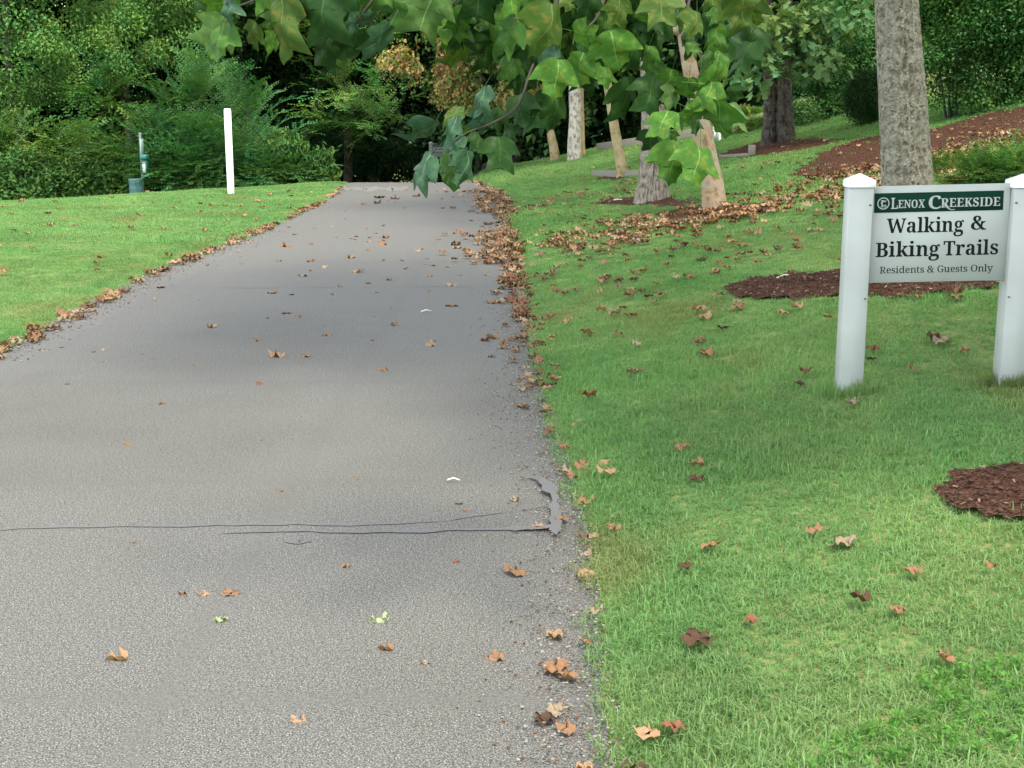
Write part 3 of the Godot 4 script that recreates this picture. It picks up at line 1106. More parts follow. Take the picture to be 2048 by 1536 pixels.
func make_sign() -> Node3D:
	var a := on_ground(1700, 784)
	var b := a + Vector3(.686, 0, 0)
	var root := thing("trail_sign", "white walking and biking trail sign on two posts in the right lawn", "sign", (a + b) * .5 + Vector3(-.004, 0, 0), 0.0)
	var span := .686
	root.rotation.y = -.05
	for sg in [-1.0, 1.0]:
		var dy: float = (b.y - a.y) * .5 * sg
		var h := .892
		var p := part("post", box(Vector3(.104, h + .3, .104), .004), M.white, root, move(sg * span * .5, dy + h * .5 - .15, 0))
		part("cap", cap_mesh(.116), M.bright_white, p, move(0, h * .5 + .15, 0))
		for y in [.825, .425]:
			var s := SphereMesh.new()
			s.radius = .006
			s.height = .007
			s.radial_segments = 10
			s.rings = 5
			part("screw", s, M.screw, p, move(-sg * .040, y - h * .5 + .155 - (.0 if sg > 0 else .012), .0525))
	# the board hangs a little crooked
	var bd := Node3D.new()
	bd.name = "board"
	root.add_child(bd)
	bd.position = Vector3(-.006, .695, .006)
	bd.rotation.z = .027
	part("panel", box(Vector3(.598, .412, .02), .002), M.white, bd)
	var bh := .082
	part("header_band", box(Vector3(.54, bh, .003), .0005), M.sign_green, bd, move(.0, .136, .0112))
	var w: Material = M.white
	# LENOX CREEKSIDE in capitals with taller initials, white on green
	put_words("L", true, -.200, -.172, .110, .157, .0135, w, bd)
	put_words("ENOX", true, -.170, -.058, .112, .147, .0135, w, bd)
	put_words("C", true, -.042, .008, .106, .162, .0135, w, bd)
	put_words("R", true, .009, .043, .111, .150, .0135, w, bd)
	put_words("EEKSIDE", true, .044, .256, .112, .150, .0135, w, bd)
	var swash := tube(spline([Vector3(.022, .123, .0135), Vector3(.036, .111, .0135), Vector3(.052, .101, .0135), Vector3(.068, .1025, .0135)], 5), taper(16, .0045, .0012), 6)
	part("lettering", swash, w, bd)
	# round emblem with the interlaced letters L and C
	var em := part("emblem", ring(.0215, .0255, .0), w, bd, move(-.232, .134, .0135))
	put_words("L", false, -.012, .012, -.016, .014, .0, w, em, "letter")
	part("letter", ring(.0085, .0115, .0006, 20, .6, TAU - .7), w, em, move(.002, .001, 0))
	part("letter", tube(PackedVector3Array([Vector3(-.013, .002, .0), Vector3(0, .006, .001), Vector3(.014, .012, .0)]), PackedFloat32Array([.0008, .0014, .0008]), 5), w, em)
	put_words("Walking", true, -.215, .110, -.013, .073, .0105, M.ink, bd)
	put_words("&", true, .140, .203, .013, .073, .0105, M.ink, bd)
	put_words("Biking", true, -.258, .013, -.115, -.028, .0105, M.ink, bd)
	put_words("Trails", true, .028, .258, -.094, -.028, .0105, M.ink, bd)
	put_words("Residents & Guests Only", false, -.238, .240, -.175, -.135, .0105, M.ink, bd)
	for e in [[-.287, .125], [-.287, -.06]]:
		var s := SphereMesh.new()
		s.radius = .0035
		s.height = .004
		s.radial_segments = 8
		s.rings = 4
		part("screw", s, M.screw, bd, move(e[0], e[1], .0105))
	return root

func copy_of(o: Node3D, label: String) -> Node3D:
	var c: Node3D = o.duplicate()
	c.name = numbered(String(o.name))
	add_child(c)
	c.set_meta("label", label)
	return c

func make_small_things() -> void:
	var sign := make_sign()
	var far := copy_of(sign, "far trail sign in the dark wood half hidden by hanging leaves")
	var p := at(884, 283, 40.0)
	far.position = Vector3(p.x, p.y - .95, p.z)
	far.rotation.y = -.08
	# white marker post on the left lawn
	p = on_ground(462, 388)
	var post := thing("marker_post", "tall plain white post standing in the left lawn", "post", p)
	part("shaft", box(Vector3(.118, 1.75, .118), .008), M.bright_white, post, Transform3D(Basis(Vector3.UP, .25), Vector3(0, .57, 0)))
	part("flat_cap", box(Vector3(.112, .02, .112), .008), M.bright_white, post, Transform3D(Basis(Vector3.UP, .25), Vector3(0, 1.455, 0)))
	# dog waste post and its bin beyond the brow of the lawn
	var green := plain(Color(.02, .12, .10), .45)
	var steel := plain(Color(.10, .12, .115), .5)
	p = at(287, 395, 27.0)
	p.y = ground(p.x, -p.z)
	var top := at(287, 265, 27.0).y - p.y
	var w := thing("pet_waste_station", "slim dark post with small green bag dispenser left of the white post", "dispenser", p)
	part("post", box(Vector3(.045, top + .2, .035), .004), steel, w, move(0, top * .5 - .1, 0))
	part("sign_plate", box(Vector3(.012, .32, .22), .003), plain(Color(.30, .42, .40), .4), w, move(.032, top - .29, .02))
	var dis := part("dispenser", box(Vector3(.11, .32, .20), .012), green, w, move(.085, top - .68, .04))
	part("hood", box(Vector3(.14, .10, .26), .015), green, dis, move(.0, .19, .01))
	part("label_plate", box(Vector3(.06, .2, .006), .002), plain(Color(.45, .5, .42), .5), dis, move(0, -.02, .1035))
	part("tray", box(Vector3(.17, .05, .24), .01), green, dis, move(.02, -.19, .02))
	p = at(273, 396, 26.6)
	p.y = ground(p.x, -p.z)
	top = at(273, 358, 26.6).y - p.y
	var bin := thing("waste_bin", "ribbed blue green waste bin at the foot of the bag dispenser post", "bin", p)
	var can := plain(Color(.035, .10, .11), .45)
	var pts := PackedVector3Array()
	var rad := PackedFloat32Array()
	for i in 23:
		var y := top * i / 22.0
		pts.append(Vector3(0, y, 0))
		rad.append(.128 + .004 * sin(i * 1.9) + .008 * i / 22.0)
	part("body", tube(pts, rad, 28), can, bin)
	part("band", tube(PackedVector3Array([Vector3(0, top * .45, 0), Vector3(0, top * .62, 0)]), PackedFloat32Array([.1385, .1395]), 28), plain(Color(.07, .16, .16), .4), bin)
	part("rim", tube(PackedVector3Array([Vector3(0, top - .03, 0), Vector3(0, top - .012, 0), Vector3(0, top + .004, 0)]), PackedFloat32Array([.141, .146, .141]), 28), plain(Color(.05, .13, .13), .4), bin)
	# concrete edging of the upper lawn
	var block := func(label: String, p0: Vector3, p1: Vector3, high: float, deep: float) -> void:
		var d := p1 - p0
		var o := thing("concrete_kerb", label, "kerb", p0.lerp(p1, .5))
		var b := Basis.looking_at(d.normalized().cross(Vector3.UP), Vector3.UP.slide(d.normalized()).normalized())
		var n := maxi(1, int(round(d.length() / 1.6)))
		for i in n:
			var seg := d.length() / n
			part("block", box(Vector3(seg - .012, high + .25, deep), .012), M.concrete, o, Transform3D(b, Vector3()) * move((i + .5) * seg * (1.0) - d.length() * .5, high * .5 - .125, 0))
	block.call("long low concrete kerb at the top of the lawn behind the slim trunk", on_ground(1200, 302), on_ground(1420, 270), .17, .2)
	block.call("short dark sided kerb behind the foot of the slim tan trunk", on_ground(1190, 353), on_ground(1285, 353), .1, .16)
	block.call("low kerb in the mulch left of the dark double trunk", on_ground(1442, 316), on_ground(1505, 312), .05, .1)
	var bp := on_ground(1503, 312)
	var bo := thing("concrete_block", "small grey concrete block in the mulch left of the dark double trunk", "block", bp)
	part("body", box(Vector3(.10, .22, .12), .01), M.concrete, bo, move(0, .06, 0))
	block.call("thin pale edging strip crossing the lawn from the path", on_ground(1062, 499), on_ground(1310, 462), .014, .03)
	# a scrap of white paper in the upper lawn
	bp = on_ground(1440, 292)
	var sc := lobed_leaf(2, -.8, -.6, 1.5, 31, 0.0)
	var paper := part("paper_scrap", sc, plain(Color(.85, .85, .83), .8), self, Transform3D(Basis.from_euler(Vector3(-1.1, 1.0, .2)).scaled(Vector3.ONE * .2), bp + Vector3(0, .1, 0)))
	tag(paper, "crumpled white paper scrap in the sunlit lawn behind the tan trunk", "paper")

# ------------------------------------------------------------------ trees
var CL := {}      # cluster meshes by kind

func make_clusters() -> void:
	CL.broad = [cluster(101, 20, .36, .135, .08, .35), cluster(102, 20, .36, .14, .078, .2), cluster(103, 24, .4, .115, .07, .5)]
	CL.fine = [cluster(111, 30, .32, .085, .048, .3), cluster(112, 30, .32, .08, .044, .1)]
	CL.tulip = [cluster(121, 15, .38, .17, .15, .7, true), cluster(122, 15, .4, .16, .15, .6, true)]
	CL.autumn = [cluster(131, 26, .34, .09, .085, .5, true), cluster(132, 26, .34, .085, .08, .4, true)]
	CL.holly = [cluster(141, 36, .24, .062, .036, -.1), cluster(142, 36, .24, .058, .034, .1)]
	CL.frond = [frond(151, .95, 20, .078, .036), frond(152, .8, 17, .075, .034)]
	CL.spray = [frond(161, .9, 13, .105, .05), frond(162, .75, 11, .1, .05)]
	CL.canopy = [cluster(106, 24, .62, .135, .08, .35), cluster(107, 24, .62, .14, .078, .2)]
	CL.box = [cluster(171, 40, .13, .026, .018, -.3), cluster(172, 40, .13, .026, .018, .0)]
	CL.big = [cluster(181, 20, .7, .26, .17, .3), cluster(182, 20, .7, .26, .16, .4)]
	CL.weed = [cluster(191, 14, .16, .13, .05, .1)]
	CL.juniper = [frond(195, .2, 11, .035, .016), frond(196, .17, 10, .035, .016)]

# lobes: [centre, radii (x, y, z), how many, kind, colour, shade of colour variation]
func crown(parent: Node, lobes: Array, called := "crown") -> void:
	var by := {}
	for l in lobes:
		var c: Vector3 = l[0]
		var r: Vector3 = l[1]
		var col: Color = l[4]
		var mesh_kinds: Array = CL[l[3]]
		var directed: bool = l[3] in ["frond", "spray", "juniper"]
		var billows := []
		if l[3] in ["broad", "fine", "holly", "autumn"] and r.x > .5:
			for i in maxi(5, int(r.x * r.y * 7.0)):
				billows.append(c + unit(rng) * rnd(.55, 1.0) * r)
		for i in int(l[2]):
			var u := unit(rng)
			var k := 1.0 - .55 * pow(rng.randf(), 1.6)
			var p := c + u * k * r
			if billows.size() and rng.randf() < .85:
				var v := unit(rng)
				v.y = absf(v.y) * .8 - .25
				p = billows[rng.randi() % billows.size()] + v * rnd(.55, 1.0) * minf(.5, r.y * .6)
			if noise.get_noise_3d(p.x * 34, p.y * 46, p.z * 34) + .4 * noise.get_noise_3d(p.x * 90, p.y * 120, p.z * 90) < (.09 if l[3] == "holly" else .02) and l[3] != "big" and l[3] != "canopy" and l[3] != "box": continue
			var b: Basis
			if directed:
				var out := Vector3(u.x / r.x, maxf(u.y, -.1) / r.y * .7 + .15, u.z / r.z).normalized()
				out = (out + unit(rng) * .35).normalized()
				if l[3] == "juniper": out.y *= .3
				b = Basis.looking_at(-out, Vector3.UP)
			else:
				b = Basis(Vector3.UP, rng.randf() * TAU) * Basis(Vector3.RIGHT, rnd(-.4, .4))
			var sc := rnd(.75, 1.25)
			var m: ArrayMesh = mesh_kinds[rng.randi() % mesh_kinds.size()]
			if not by.has(m):
				var w: Array[Transform3D] = []
				by[m] = [w, PackedColorArray(), l[3]]
			by[m][0].append(Transform3D(b.scaled(Vector3.ONE * sc), p))
			var hue := rnd(-1, 1) + .8 * noise.get_noise_3d(p.x * 25, p.y * 25, p.z * 25 + 500)
			var cc := col * rnd(.75, 1.25) * 1.35
			if l[3] == "autumn":
				var t := rng.randf()
				cc = (Color(.40, .25, .11) if t < .4 else (Color(.42, .37, .13) if t < .65 else (Color(.28, .14, .07) if t < .75 else Color(.14, .24, .06)))) * rnd(.8, 1.2)
				cc = cc.lerp(col, l[5] if l.size() > 5 else 0.0)
			else:
				cc = Color(cc.r * (1.0 + .3 * hue), cc.g, cc.b * (1.0 - .2 * hue)) * (1.1 + .6 * noise.get_noise_3d(p.x * 24 + 90, p.y * 34, p.z * 24))
			by[m][1].append(cc)
	for m in by:
		var mat: StandardMaterial3D = M.glossy_leaf if by[m][2] == "holly" else (M.dull_leaf if by[m][2] in ["autumn", "big"] else M.leaf)
		scatter(called, parent, m, mat, by[m][0], by[m][1])

func trunk(parent: Node, pts: Array, r0: float, r1: float, flare: float, mat: Material, sd: int, fluted := .0) -> void:
	var line := spline(pts, 7)
	var n := line.size()
	var rad := PackedFloat32Array()
	for i in n:
		var t := float(i) / (n - 1)
		var up := line[i].y - line[0].y
		rad.append(lerpf(r0, r1, t) * (1.0 + flare * exp(-up * 4.5)))
	part("trunk", tube(line, rad, 28, .10, sd, fluted), mat, parent)

func lobe(px: float, py: float, depth: float, rx: float, ry: float, rz: float, n: float, kind: String, col: Color, extra := 0.0) -> Array:
	return [at(px, py, depth), Vector3(rx, ry, rz), n, kind, col, extra]

func high(x: float, y: float, d: float, rx: float, ry: float, rz: float, n: float, kind: String, col: Color) -> Array:
	return [Vector3(x, y, -d), Vector3(rx, ry, rz), n, kind, col]

func tree(called: String, label: String, foot: Vector3, trunks: Array, lobes: Array, group := "") -> Node3D:
	# trunks: [points relative to the foot, r0, r1, flare, material, seed, fluted]
	var t := thing(called, label, "tree", foot, 0.0, group)
	for k in trunks: trunk(t, k[0], k[1], k[2], k[3], k[4], k[5], k[6] if k.size() > 6 else 0.0)
	for l in lobes: l[0] -= foot
	crown(t, lobes)
	return t

func shrub(called: String, label: String, foot: Vector3, lobes: Array, stems: int, stem_high: float, category := "shrub", group := "") -> Node3D:
	var t := thing(called, label, category, foot, 0.0, group)
	for i in stems:
		var a := rng.randf() * TAU
		var o := Vector3(cos(a), 0, sin(a)) * rnd(.1, .4) * stem_high
		part("stem", tube(PackedVector3Array([Vector3(o.x * .15, -.15, o.z * .15), Vector3(o.x * .5, stem_high * .5, o.z * .5), o + Vector3(0, stem_high, 0)]), PackedFloat32Array([.022, .016, .006]), 6), M.twig, t)
	for l in lobes: l[0] -= foot
	crown(t, lobes, "foliage")
	return t

func foot_at(px: float, py: float) -> Vector3:
	return on_ground(px, py)

func foot_below(px: float, depth: float) -> Vector3:
	var p := at(px, 300, depth)
	return Vector3(p.x, ground(p.x, depth), -depth)

func up(x: float, y: float, z := 0.0) -> Vector3:
	return Vector3(x, y, z)

# ------------------------------------------------------------------ the low branch in front
func make_branch(tree_foot: Vector3) -> void:
	var root := thing("hanging_branch", "low leafy branch with big lobed green leaves hanging over the path", "tree branch", tree_foot + Vector3(-.1, 3.9, .05))
	var o := root.position
	var limb := spline([Vector3.ZERO, Vector3(1.35, 3.7, -5.2) - o, Vector3(.75, 3.2, -3.9) - o, Vector3(.15, 2.75, -3.35) - o, Vector3(-.5, 2.45, -3.2) - o], 6)
	part("limb", tube(limb, taper(limb.size(), .06, .016), 10, .08, 5), M.twig, root)
	for e in [[[.15, 2.75, 3.35], [1118, -70, 3.25], [1095, 60, 3.15], [1062, 140, 3.1], [1035, 212, 3.05], [985, 246, 3.02], [940, 263, 3.0], [906, 284, 3.0]],
			[[.75, 3.2, 3.9], [1395, -90, 3.4], [1377, 20, 3.3], [1390, 90, 3.25], [1404, 130, 3.2], [1382, 190, 3.15], [1352, 252, 3.1]],
			[[-.5, 2.45, 3.2], [700, -120, 3.2], [560, -30, 3.2], [500, 4, 3.2], [458, 16, 3.2]],
			[[-.5, 2.45, 3.2], [800, -90, 3.15], [760, -20, 3.1], [715, 40, 3.1], [700, 70, 3.1]],
			[[.4, 2.95, 3.6], [1240, -110, 3.3], [1215, -20, 3.2], [1190, 40, 3.15], [1150, 70, 3.1]],
			[[.75, 3.2, 3.9], [1500, -110, 3.4], [1480, -30, 3.4], [1440, 60, 3.35], [1425, 110, 3.3]],
			[[.0, 2.7, 3.3], [960, -100, 3.2], [940, -30, 3.15], [900, 10, 3.1]]]:
		var pts: Array = [Vector3(e[0][0], e[0][1], -e[0][2]) - o]
		for k in range(1, e.size()): pts.append(at(e[k][0], e[k][1], e[k][2]) - o)
		var line := spline(pts, 5)
		part("twig", tube(line, taper(line.size(), .005, .0018), 7), M.twig, root)
	var meshes: Array[ArrayMesh] = []
	for i in 9:
		meshes.append(lobed_leaf(i % 3, [.08, .22, .38][i / 3], rnd(.05, .4), rnd(.25, .6), 800 + i))
	var tones := {  # bright and dark tones paint light and shade; blue paints sky reflection
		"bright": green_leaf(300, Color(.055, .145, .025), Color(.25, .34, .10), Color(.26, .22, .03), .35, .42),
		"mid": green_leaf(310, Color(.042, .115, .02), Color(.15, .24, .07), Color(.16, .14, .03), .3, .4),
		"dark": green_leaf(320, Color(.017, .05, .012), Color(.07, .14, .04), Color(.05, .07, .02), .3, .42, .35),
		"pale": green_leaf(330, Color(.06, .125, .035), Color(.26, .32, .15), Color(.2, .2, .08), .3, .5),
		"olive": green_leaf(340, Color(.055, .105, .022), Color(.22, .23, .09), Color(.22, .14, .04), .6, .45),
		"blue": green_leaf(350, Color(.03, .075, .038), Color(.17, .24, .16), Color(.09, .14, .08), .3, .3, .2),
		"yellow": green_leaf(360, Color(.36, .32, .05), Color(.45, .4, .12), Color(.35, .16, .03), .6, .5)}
	# base x, y, tip x, y, apparent width, distance
	var leaves := [
		["pale", 455, 42, 402, 104, 88, 3.2], ["mid", 446, 42, 420, 119, 62, 3.12], ["bright", 474, -6, 398, 22, 62, 3.2], ["blue", 450, -28, 447, 32, 38, 3.1], ["olive", 415, -40, 385, 12, 60, 3.25],
		["bright", 525, -45, 513, 22, 48, 3.2], ["olive", 510, 46, 497, 98, 44, 3.15], ["olive", 556, -20, 554, 123, 30, 3.1], ["pale", 556, 22, 535, 70, 44, 3.2], ["bright", 552, 70, 531, 101, 36, 3.2],
		["yellow", 582, 58, 562, 92, 30, 3.25], ["blue", 590, 72, 566, 94, 24, 3.2], ["dark", 645, -40, 631, 95, 112, 3.05], ["dark", 696, 18, 655, 72, 64, 3.15], ["dark", 662, 62, 640, 148, 80, 3.2],
		["dark", 718, 58, 697, 138, 70, 3.2], ["blue", 718, 28, 696, 67, 30, 3.1], ["blue", 748, 28, 718, 62, 18, 3.1], ["blue", 780, 52, 735, 126, 36, 3.0], ["mid", 735, -50, 745, 34, 92, 3.12],
		["mid", 778, -55, 771, 22, 84, 3.1], ["pale", 872, -30, 838, 87, 122, 2.95], ["mid", 800, -40, 778, 62, 76, 3.1], ["dark", 962, -50, 952, 56, 108, 3.05], ["bright", 1022, -50, 1046, 36, 64, 3.1],
		["dark", 1003, -20, 1000, 54, 66, 3.2], ["mid", 1000, 10, 984, 112, 60, 3.2], ["mid", 1046, 30, 990, 106, 72, 3.1], ["olive", 1108, 8, 1086, 122, 84, 2.98], ["mid", 1088, -4, 1060, 52, 74, 3.1],
		["bright", 1146, 62, 1196, 74, 58, 2.95], ["bright", 1222, 62, 1240, 151, 106, 2.92], ["bright", 1119, 118, 1108, 206, 88, 2.95], ["bright", 1164, 106, 1152, 180, 64, 2.97], ["dark", 1062, 88, 1052, 152, 62, 3.1],
		["blue", 1092, 72, 1072, 148, 42, 3.05], ["olive", 1240, -6, 1234, 62, 56, 3.1], ["dark", 1182, -10, 1166, 52, 64, 3.15], ["dark", 1186, 92, 1184, 196, 66, 3.2], ["mid", 1276, 22, 1290, 60, 40, 3.1],
		["olive", 1320, -24, 1326, 54, 92, 3.0], ["pale", 1352, 16, 1357, 58, 30, 3.05], ["olive", 1394, 22, 1388, 76, 48, 3.0], ["olive", 1428, -40, 1424, 22, 66, 3.05], ["bright", 1448, 8, 1488, 14, 46, 3.15],
		["olive", 1480, -20, 1512, 76, 86, 3.1], ["mid", 1442, 14, 1434, 52, 48, 3.15], ["mid", 1432, 56, 1456, 118, 52, 3.1], ["mid", 1376, 84, 1402, 104, 34, 3.1], ["bright", 1412, 112, 1424, 84, 26, 3.1],
		["mid", 1440, 104, 1430, 148, 56, 3.1], ["pale", 1404, 112, 1418, 150, 34, 3.05], ["dark", 1258, 156, 1243, 252, 60, 3.05], ["dark", 1308, 156, 1298, 228, 82, 3.05], ["bright", 1345, 140, 1322, 196, 52, 3.1],
		["mid", 1378, 156, 1364, 210, 66, 3.0], ["pale", 1348, 176, 1338, 210, 40, 3.05], ["bright", 1398, 166, 1468, 170, 60, 2.95], ["bright", 1424, 164, 1398, 220, 58, 2.95], ["dark", 1462, 172, 1482, 206, 44, 3.05],
		["bright", 1336, 222, 1308, 268, 66, 2.95], ["bright", 1372, 214, 1420, 240, 54, 2.95], ["mid", 1362, 222, 1369, 258, 34, 3.05], ["mid", 1434, 200, 1442, 290, 84, 2.92], ["pale", 1462, 204, 1486, 258, 50, 3.0],
		["mid", 1351, 282, 1344, 377, 88, 2.9], ["bright", 1401, 290, 1391, 376, 90, 2.88], ["dark", 1302, 262, 1296, 318, 62, 3.05], ["blue", 1334, 252, 1324, 282, 34, 3.0], ["bright", 1344, 262, 1346, 288, 30, 3.0],
		["dark", 1390, 228, 1398, 276, 28, 3.1], ["blue", 872, 242, 818, 310, 52, 2.98], ["olive", 928, 222, 874, 228, 46, 3.02], ["blue", 914, 232, 882, 297, 32, 2.95], ["blue", 862, 309, 812, 377, 60, 2.95],
		["mid", 896, 308, 866, 372, 48, 3.02], ["mid", 912, 306, 884, 384, 52, 2.98], ["blue", 940, 300, 922, 389, 38, 2.95], ["blue", 924, 272, 898, 314, 24, 3.0], ["dark", 998, 274, 1004, 347, 76, 3.02],
		["blue", 974, 222, 948, 268, 56, 3.0], ["dark", 1002, 218, 984, 266, 66, 3.08], ["dark", 958, 268, 962, 300, 50, 3.1], ["blue", 968, 174, 948, 228, 38, 3.0], ["dark", 1040, 186, 1034, 252, 66, 3.1],
		["dark", 1064, 206, 1060, 264, 50, 3.1], ["bright", 938, 248, 930, 272, 26, 3.05], ["dark", 1012, 252, 1022, 294, 44, 3.12], ["dark", 1112, 188, 1114, 276, 62, 3.1], ["dark", 1096, 182, 1084, 240, 56, 3.15],
		["mid", 1028, 112, 1000, 168, 56, 3.15], ["dark", 1052, 150, 1046, 206, 56, 3.15], ["mid", 1208, 130, 1216, 176, 46, 3.15], ["dark", 1268, 76, 1262, 148, 66, 3.2], ["mid", 1298, 92, 1286, 150, 46, 3.2],
		["dark", 1312, 116, 1306, 168, 50, 3.25], ["mid", 1210, 24, 1206, 92, 60, 3.2], ["dark", 1132, 12, 1128, 70, 60, 3.25], ["dark", 1280, -10, 1268, 66, 70, 3.25], ["mid", 930, 16, 905, 74, 50, 3.2]]
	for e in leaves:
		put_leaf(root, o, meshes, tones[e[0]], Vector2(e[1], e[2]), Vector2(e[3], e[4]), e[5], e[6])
	# leaves further back and higher up on the same twigs
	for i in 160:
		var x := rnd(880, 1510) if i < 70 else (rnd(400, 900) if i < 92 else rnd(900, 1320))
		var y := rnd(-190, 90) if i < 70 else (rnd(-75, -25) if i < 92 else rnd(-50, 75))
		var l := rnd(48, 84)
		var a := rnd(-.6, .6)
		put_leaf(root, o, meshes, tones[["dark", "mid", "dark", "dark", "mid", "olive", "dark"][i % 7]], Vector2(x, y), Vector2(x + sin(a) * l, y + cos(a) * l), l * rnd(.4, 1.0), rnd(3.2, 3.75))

func put_leaf(root: Node3D, o: Vector3, meshes: Array[ArrayMesh], mat: Material, b: Vector2, t: Vector2, wide: float, depth: float) -> void:
	var tilt := rnd(-.06, .03)
	var p := at(b.x, b.y, depth)
	var q := at(t.x, t.y, depth + tilt)
	var y := q - p
	var len := y.length()
	y = y.normalized()
	var face := (EYE - p).normalized()
	face = (face - y * face.dot(y)).normalized()
	var full := len / depth * F
	var roll := acos(clampf(wide / (full * 1.08), .3, 1.0)) * (1.0 if rng.randf() < .5 else -1.0)
	roll = clampf(roll, -.95, .95)
	face = face.rotated(y, roll)
	var x := y.cross(face)
	var sx := clampf(wide / (full * 1.08 * cos(roll)), .75, 1.25)
	part("leaf", meshes[rng.randi() % meshes.size()], mat, root, Transform3D(Basis(x * len * minf(sx, 1.06), y * len, face * len), p - o))

# ------------------------------------------------------------------ the whole place
func make_right_trees() -> Vector3:
	var green := Color(.055, .12, .025)
	# big grey trunk behind the sign
	var f := foot_at(1824, 556)
	var d := -f.z
	var t := tree("shade_tree", "big straight tree with lichen spotted grey bark behind the sign", f,
		[[[up(.01, -.25), at(1818, 460, d) - f, at(1814, 365, d) - f, at(1804, 180, d) - f, at(1793, 0, d) - f, at(1780, -300, d) - f, up(-.25, 6.5, .1), up(-.2, 9.5, .2)], .18, .08, .22, M.grey_bark, 3, .08]],
		[high(1.6, 5.6, 6.2, 2.6, 1.3, 2.0, 230, "canopy", green), high(3.6, 6.4, 7.0, 2.2, 1.6, 2.2, 170, "canopy", green), high(.3, 6.2, 7.6, 2.0, 1.2, 1.8, 110, "canopy", green), high(2.4, 8.6, 7.2, 2.6, 1.8, 2.4, 120, "canopy", green), high(2.2, 4.3, 4.4, 1.5, .6, 1.3, 90, "canopy", green), high(.3, 5.6, 5.4, 1.5, .8, 1.3, 120, "canopy", green)])
	for e in [[up(-.1, 3.7), up(-1.2, 4.7, .6), up(-2.2, 5.6, 1.2)], [up(-.1, 4.4), up(1.0, 5.6, .3), up(1.9, 6.6, .6)], [up(-.2, 5.4), up(.6, 7.0, -.7), up(.9, 8.4, -1.0)], [up(-.12, 4.2), up(.0, 4.6, 1.4), up(.2, 4.8, 2.6)]]:
		var line := spline(e, 5)
		part("limb", tube(line, taper(line.size(), .07, .02), 9, .08, 4), M.grey_bark, t)
	var first := f
	f = Vector3(5.2, ground(5.2, 3.4), -3.4)
	tree("shade_tree", "tree just beyond the right border whose shade falls by the sign", f, [[[up(0, -.3), up(.05, 2), up(-.1, 4), up(0, 7)], .15, .06, .3, M.grey_bark, 37]],
		[high(3.7, 4.6, 3.2, 1.6, .8, 1.2, 190, "canopy", green), high(5.0, 5.4, 3.0, 1.8, 1.0, 1.6, 200, "canopy", green), high(2.6, 4.9, 2.9, 1.1, .5, .8, 80, "canopy", green)])
	# thick rough grey trunk
	f = foot_at(1305, 402)
	d = -f.z
	tree("shade_tree", "thick rough grey trunk with flaring roots beside the leaf strewn lawn", f,
		[[[up(0, -.25), up(0, .05), at(1306, 350, d) - f, at(1307, 250, d) - f, at(1302, 100, d) - f, at(1300, -60, d) - f, up(-.1, 5.5), up(0, 8)], .205, .08, .75, M.rough_bark, 8, .35]],
		[high(2.4, 5.6, 15.5, 2.4, 1.5, 2.2, 170, "canopy", green), high(1.0, 6.6, 16.8, 1.8, 1.2, 1.6, 70, "canopy", green), high(2.4, 8.0, 17.0, 2.4, 1.6, 2.0, 160, "canopy", green)])
	# leaning tan trunk
	f = foot_at(1430, 416)
	d = -f.z
	t = tree("plane_tree", "leaning tan trunk with peeling smooth bark standing in brown leaves", f,
		[[[up(.02, -.25), at(1427, 385, d) - f, at(1420, 340, d) - f, at(1408, 280, d) - f, at(1393, 200, d) - f, at(1377, 120, d) - f, at(1366, 50, d) - f, at(1352, -90, d) - f, up(-.4, 4.5), up(-.3, 6.5)], .125, .045, .45, M.tan_bark, 13]],
		[high(2.4, 5.2, 12.6, 1.5, 1.0, 1.3, 70, "canopy", green), high(3.2, 6.2, 13.2, 1.6, 1.2, 1.4, 80, "canopy", green)])
	part("branch_stub", tube(PackedVector3Array([at(1368, 70, d) - f, at(1352, 62, d) - f, at(1340, 60, d - .1) - f]), PackedFloat32Array([.06, .045, .03]), 9, .4, 5), M.tan_bark, t)
	# slim olive trunk
	f = foot_at(1246, 355)
	d = -f.z
	tree("plane_tree", "slim olive tan trunk leaning left, greyer at its foot", f,
		[[[up(0, -.25), at(1242, 325, d) - f, at(1235, 290, d) - f, at(1225, 230, d) - f, at(1217, 180, d) - f, at(1208, 100, d) - f, at(1200, 0, d) - f, up(-.4, 5.0)], .098, .05, .12, M.olive_bark, 17]],
		[high(1.4, 5.2, 20.0, 1.5, 1.1, 1.5, 70, "canopy", green), lobe(1200, 90, d + 1.0, .9, .45, .8, 40, "tulip", green)])
	# pale trunk with a second close behind
	f = foot_at(1150, 319)
	d = -f.z
	tree("pale_tree", "whitish trunk with dark scars at its foot, right one of the far pair", f,
		[[[up(0, -.25), at(1149, 280, d) - f, at(1151, 230, d) - f, at(1149, 170, d) - f, at(1150, 80, d) - f, at(1146, -60, d) - f, up(-.1, 6.5)], .165, .08, .12, M.pale_bark, 19], [[up(.19, -.2, -.5), at(1163, 250, d + .5) - f, at(1162, 160, d + .5) - f, at(1166, 40, d + .5) - f, up(.5, 5.0, -.5)], .075, .04, .1, M.olive_bark, 20]],
		[high(1.2, 6.2, 28.5, 2.4, 1.4, 2.2, 176, "canopy", green), lobe(1130, 30, d - 1.0, 1.2, .7, 1.0, 70, "tulip", green)])
	f = foot_at(1109, 322)
	d = -f.z
	tree("plane_tree", "short blotched yellow tan trunk left of the whitish one", f,
		[[[up(.03, -.25), at(1108, 300, d) - f, at(1103, 275, d) - f, at(1099, 245, d) - f, at(1098, 180, d) - f, at(1092, 60, d) - f, up(-.2, 5.5)], .115, .05, .2, M.olive_bark, 23]],
		[high(-.2, 5.9, 29.5, 1.8, 1.1, 1.6, 96, "canopy", green)])
	f = foot_at(1127, 311)
	d = -f.z
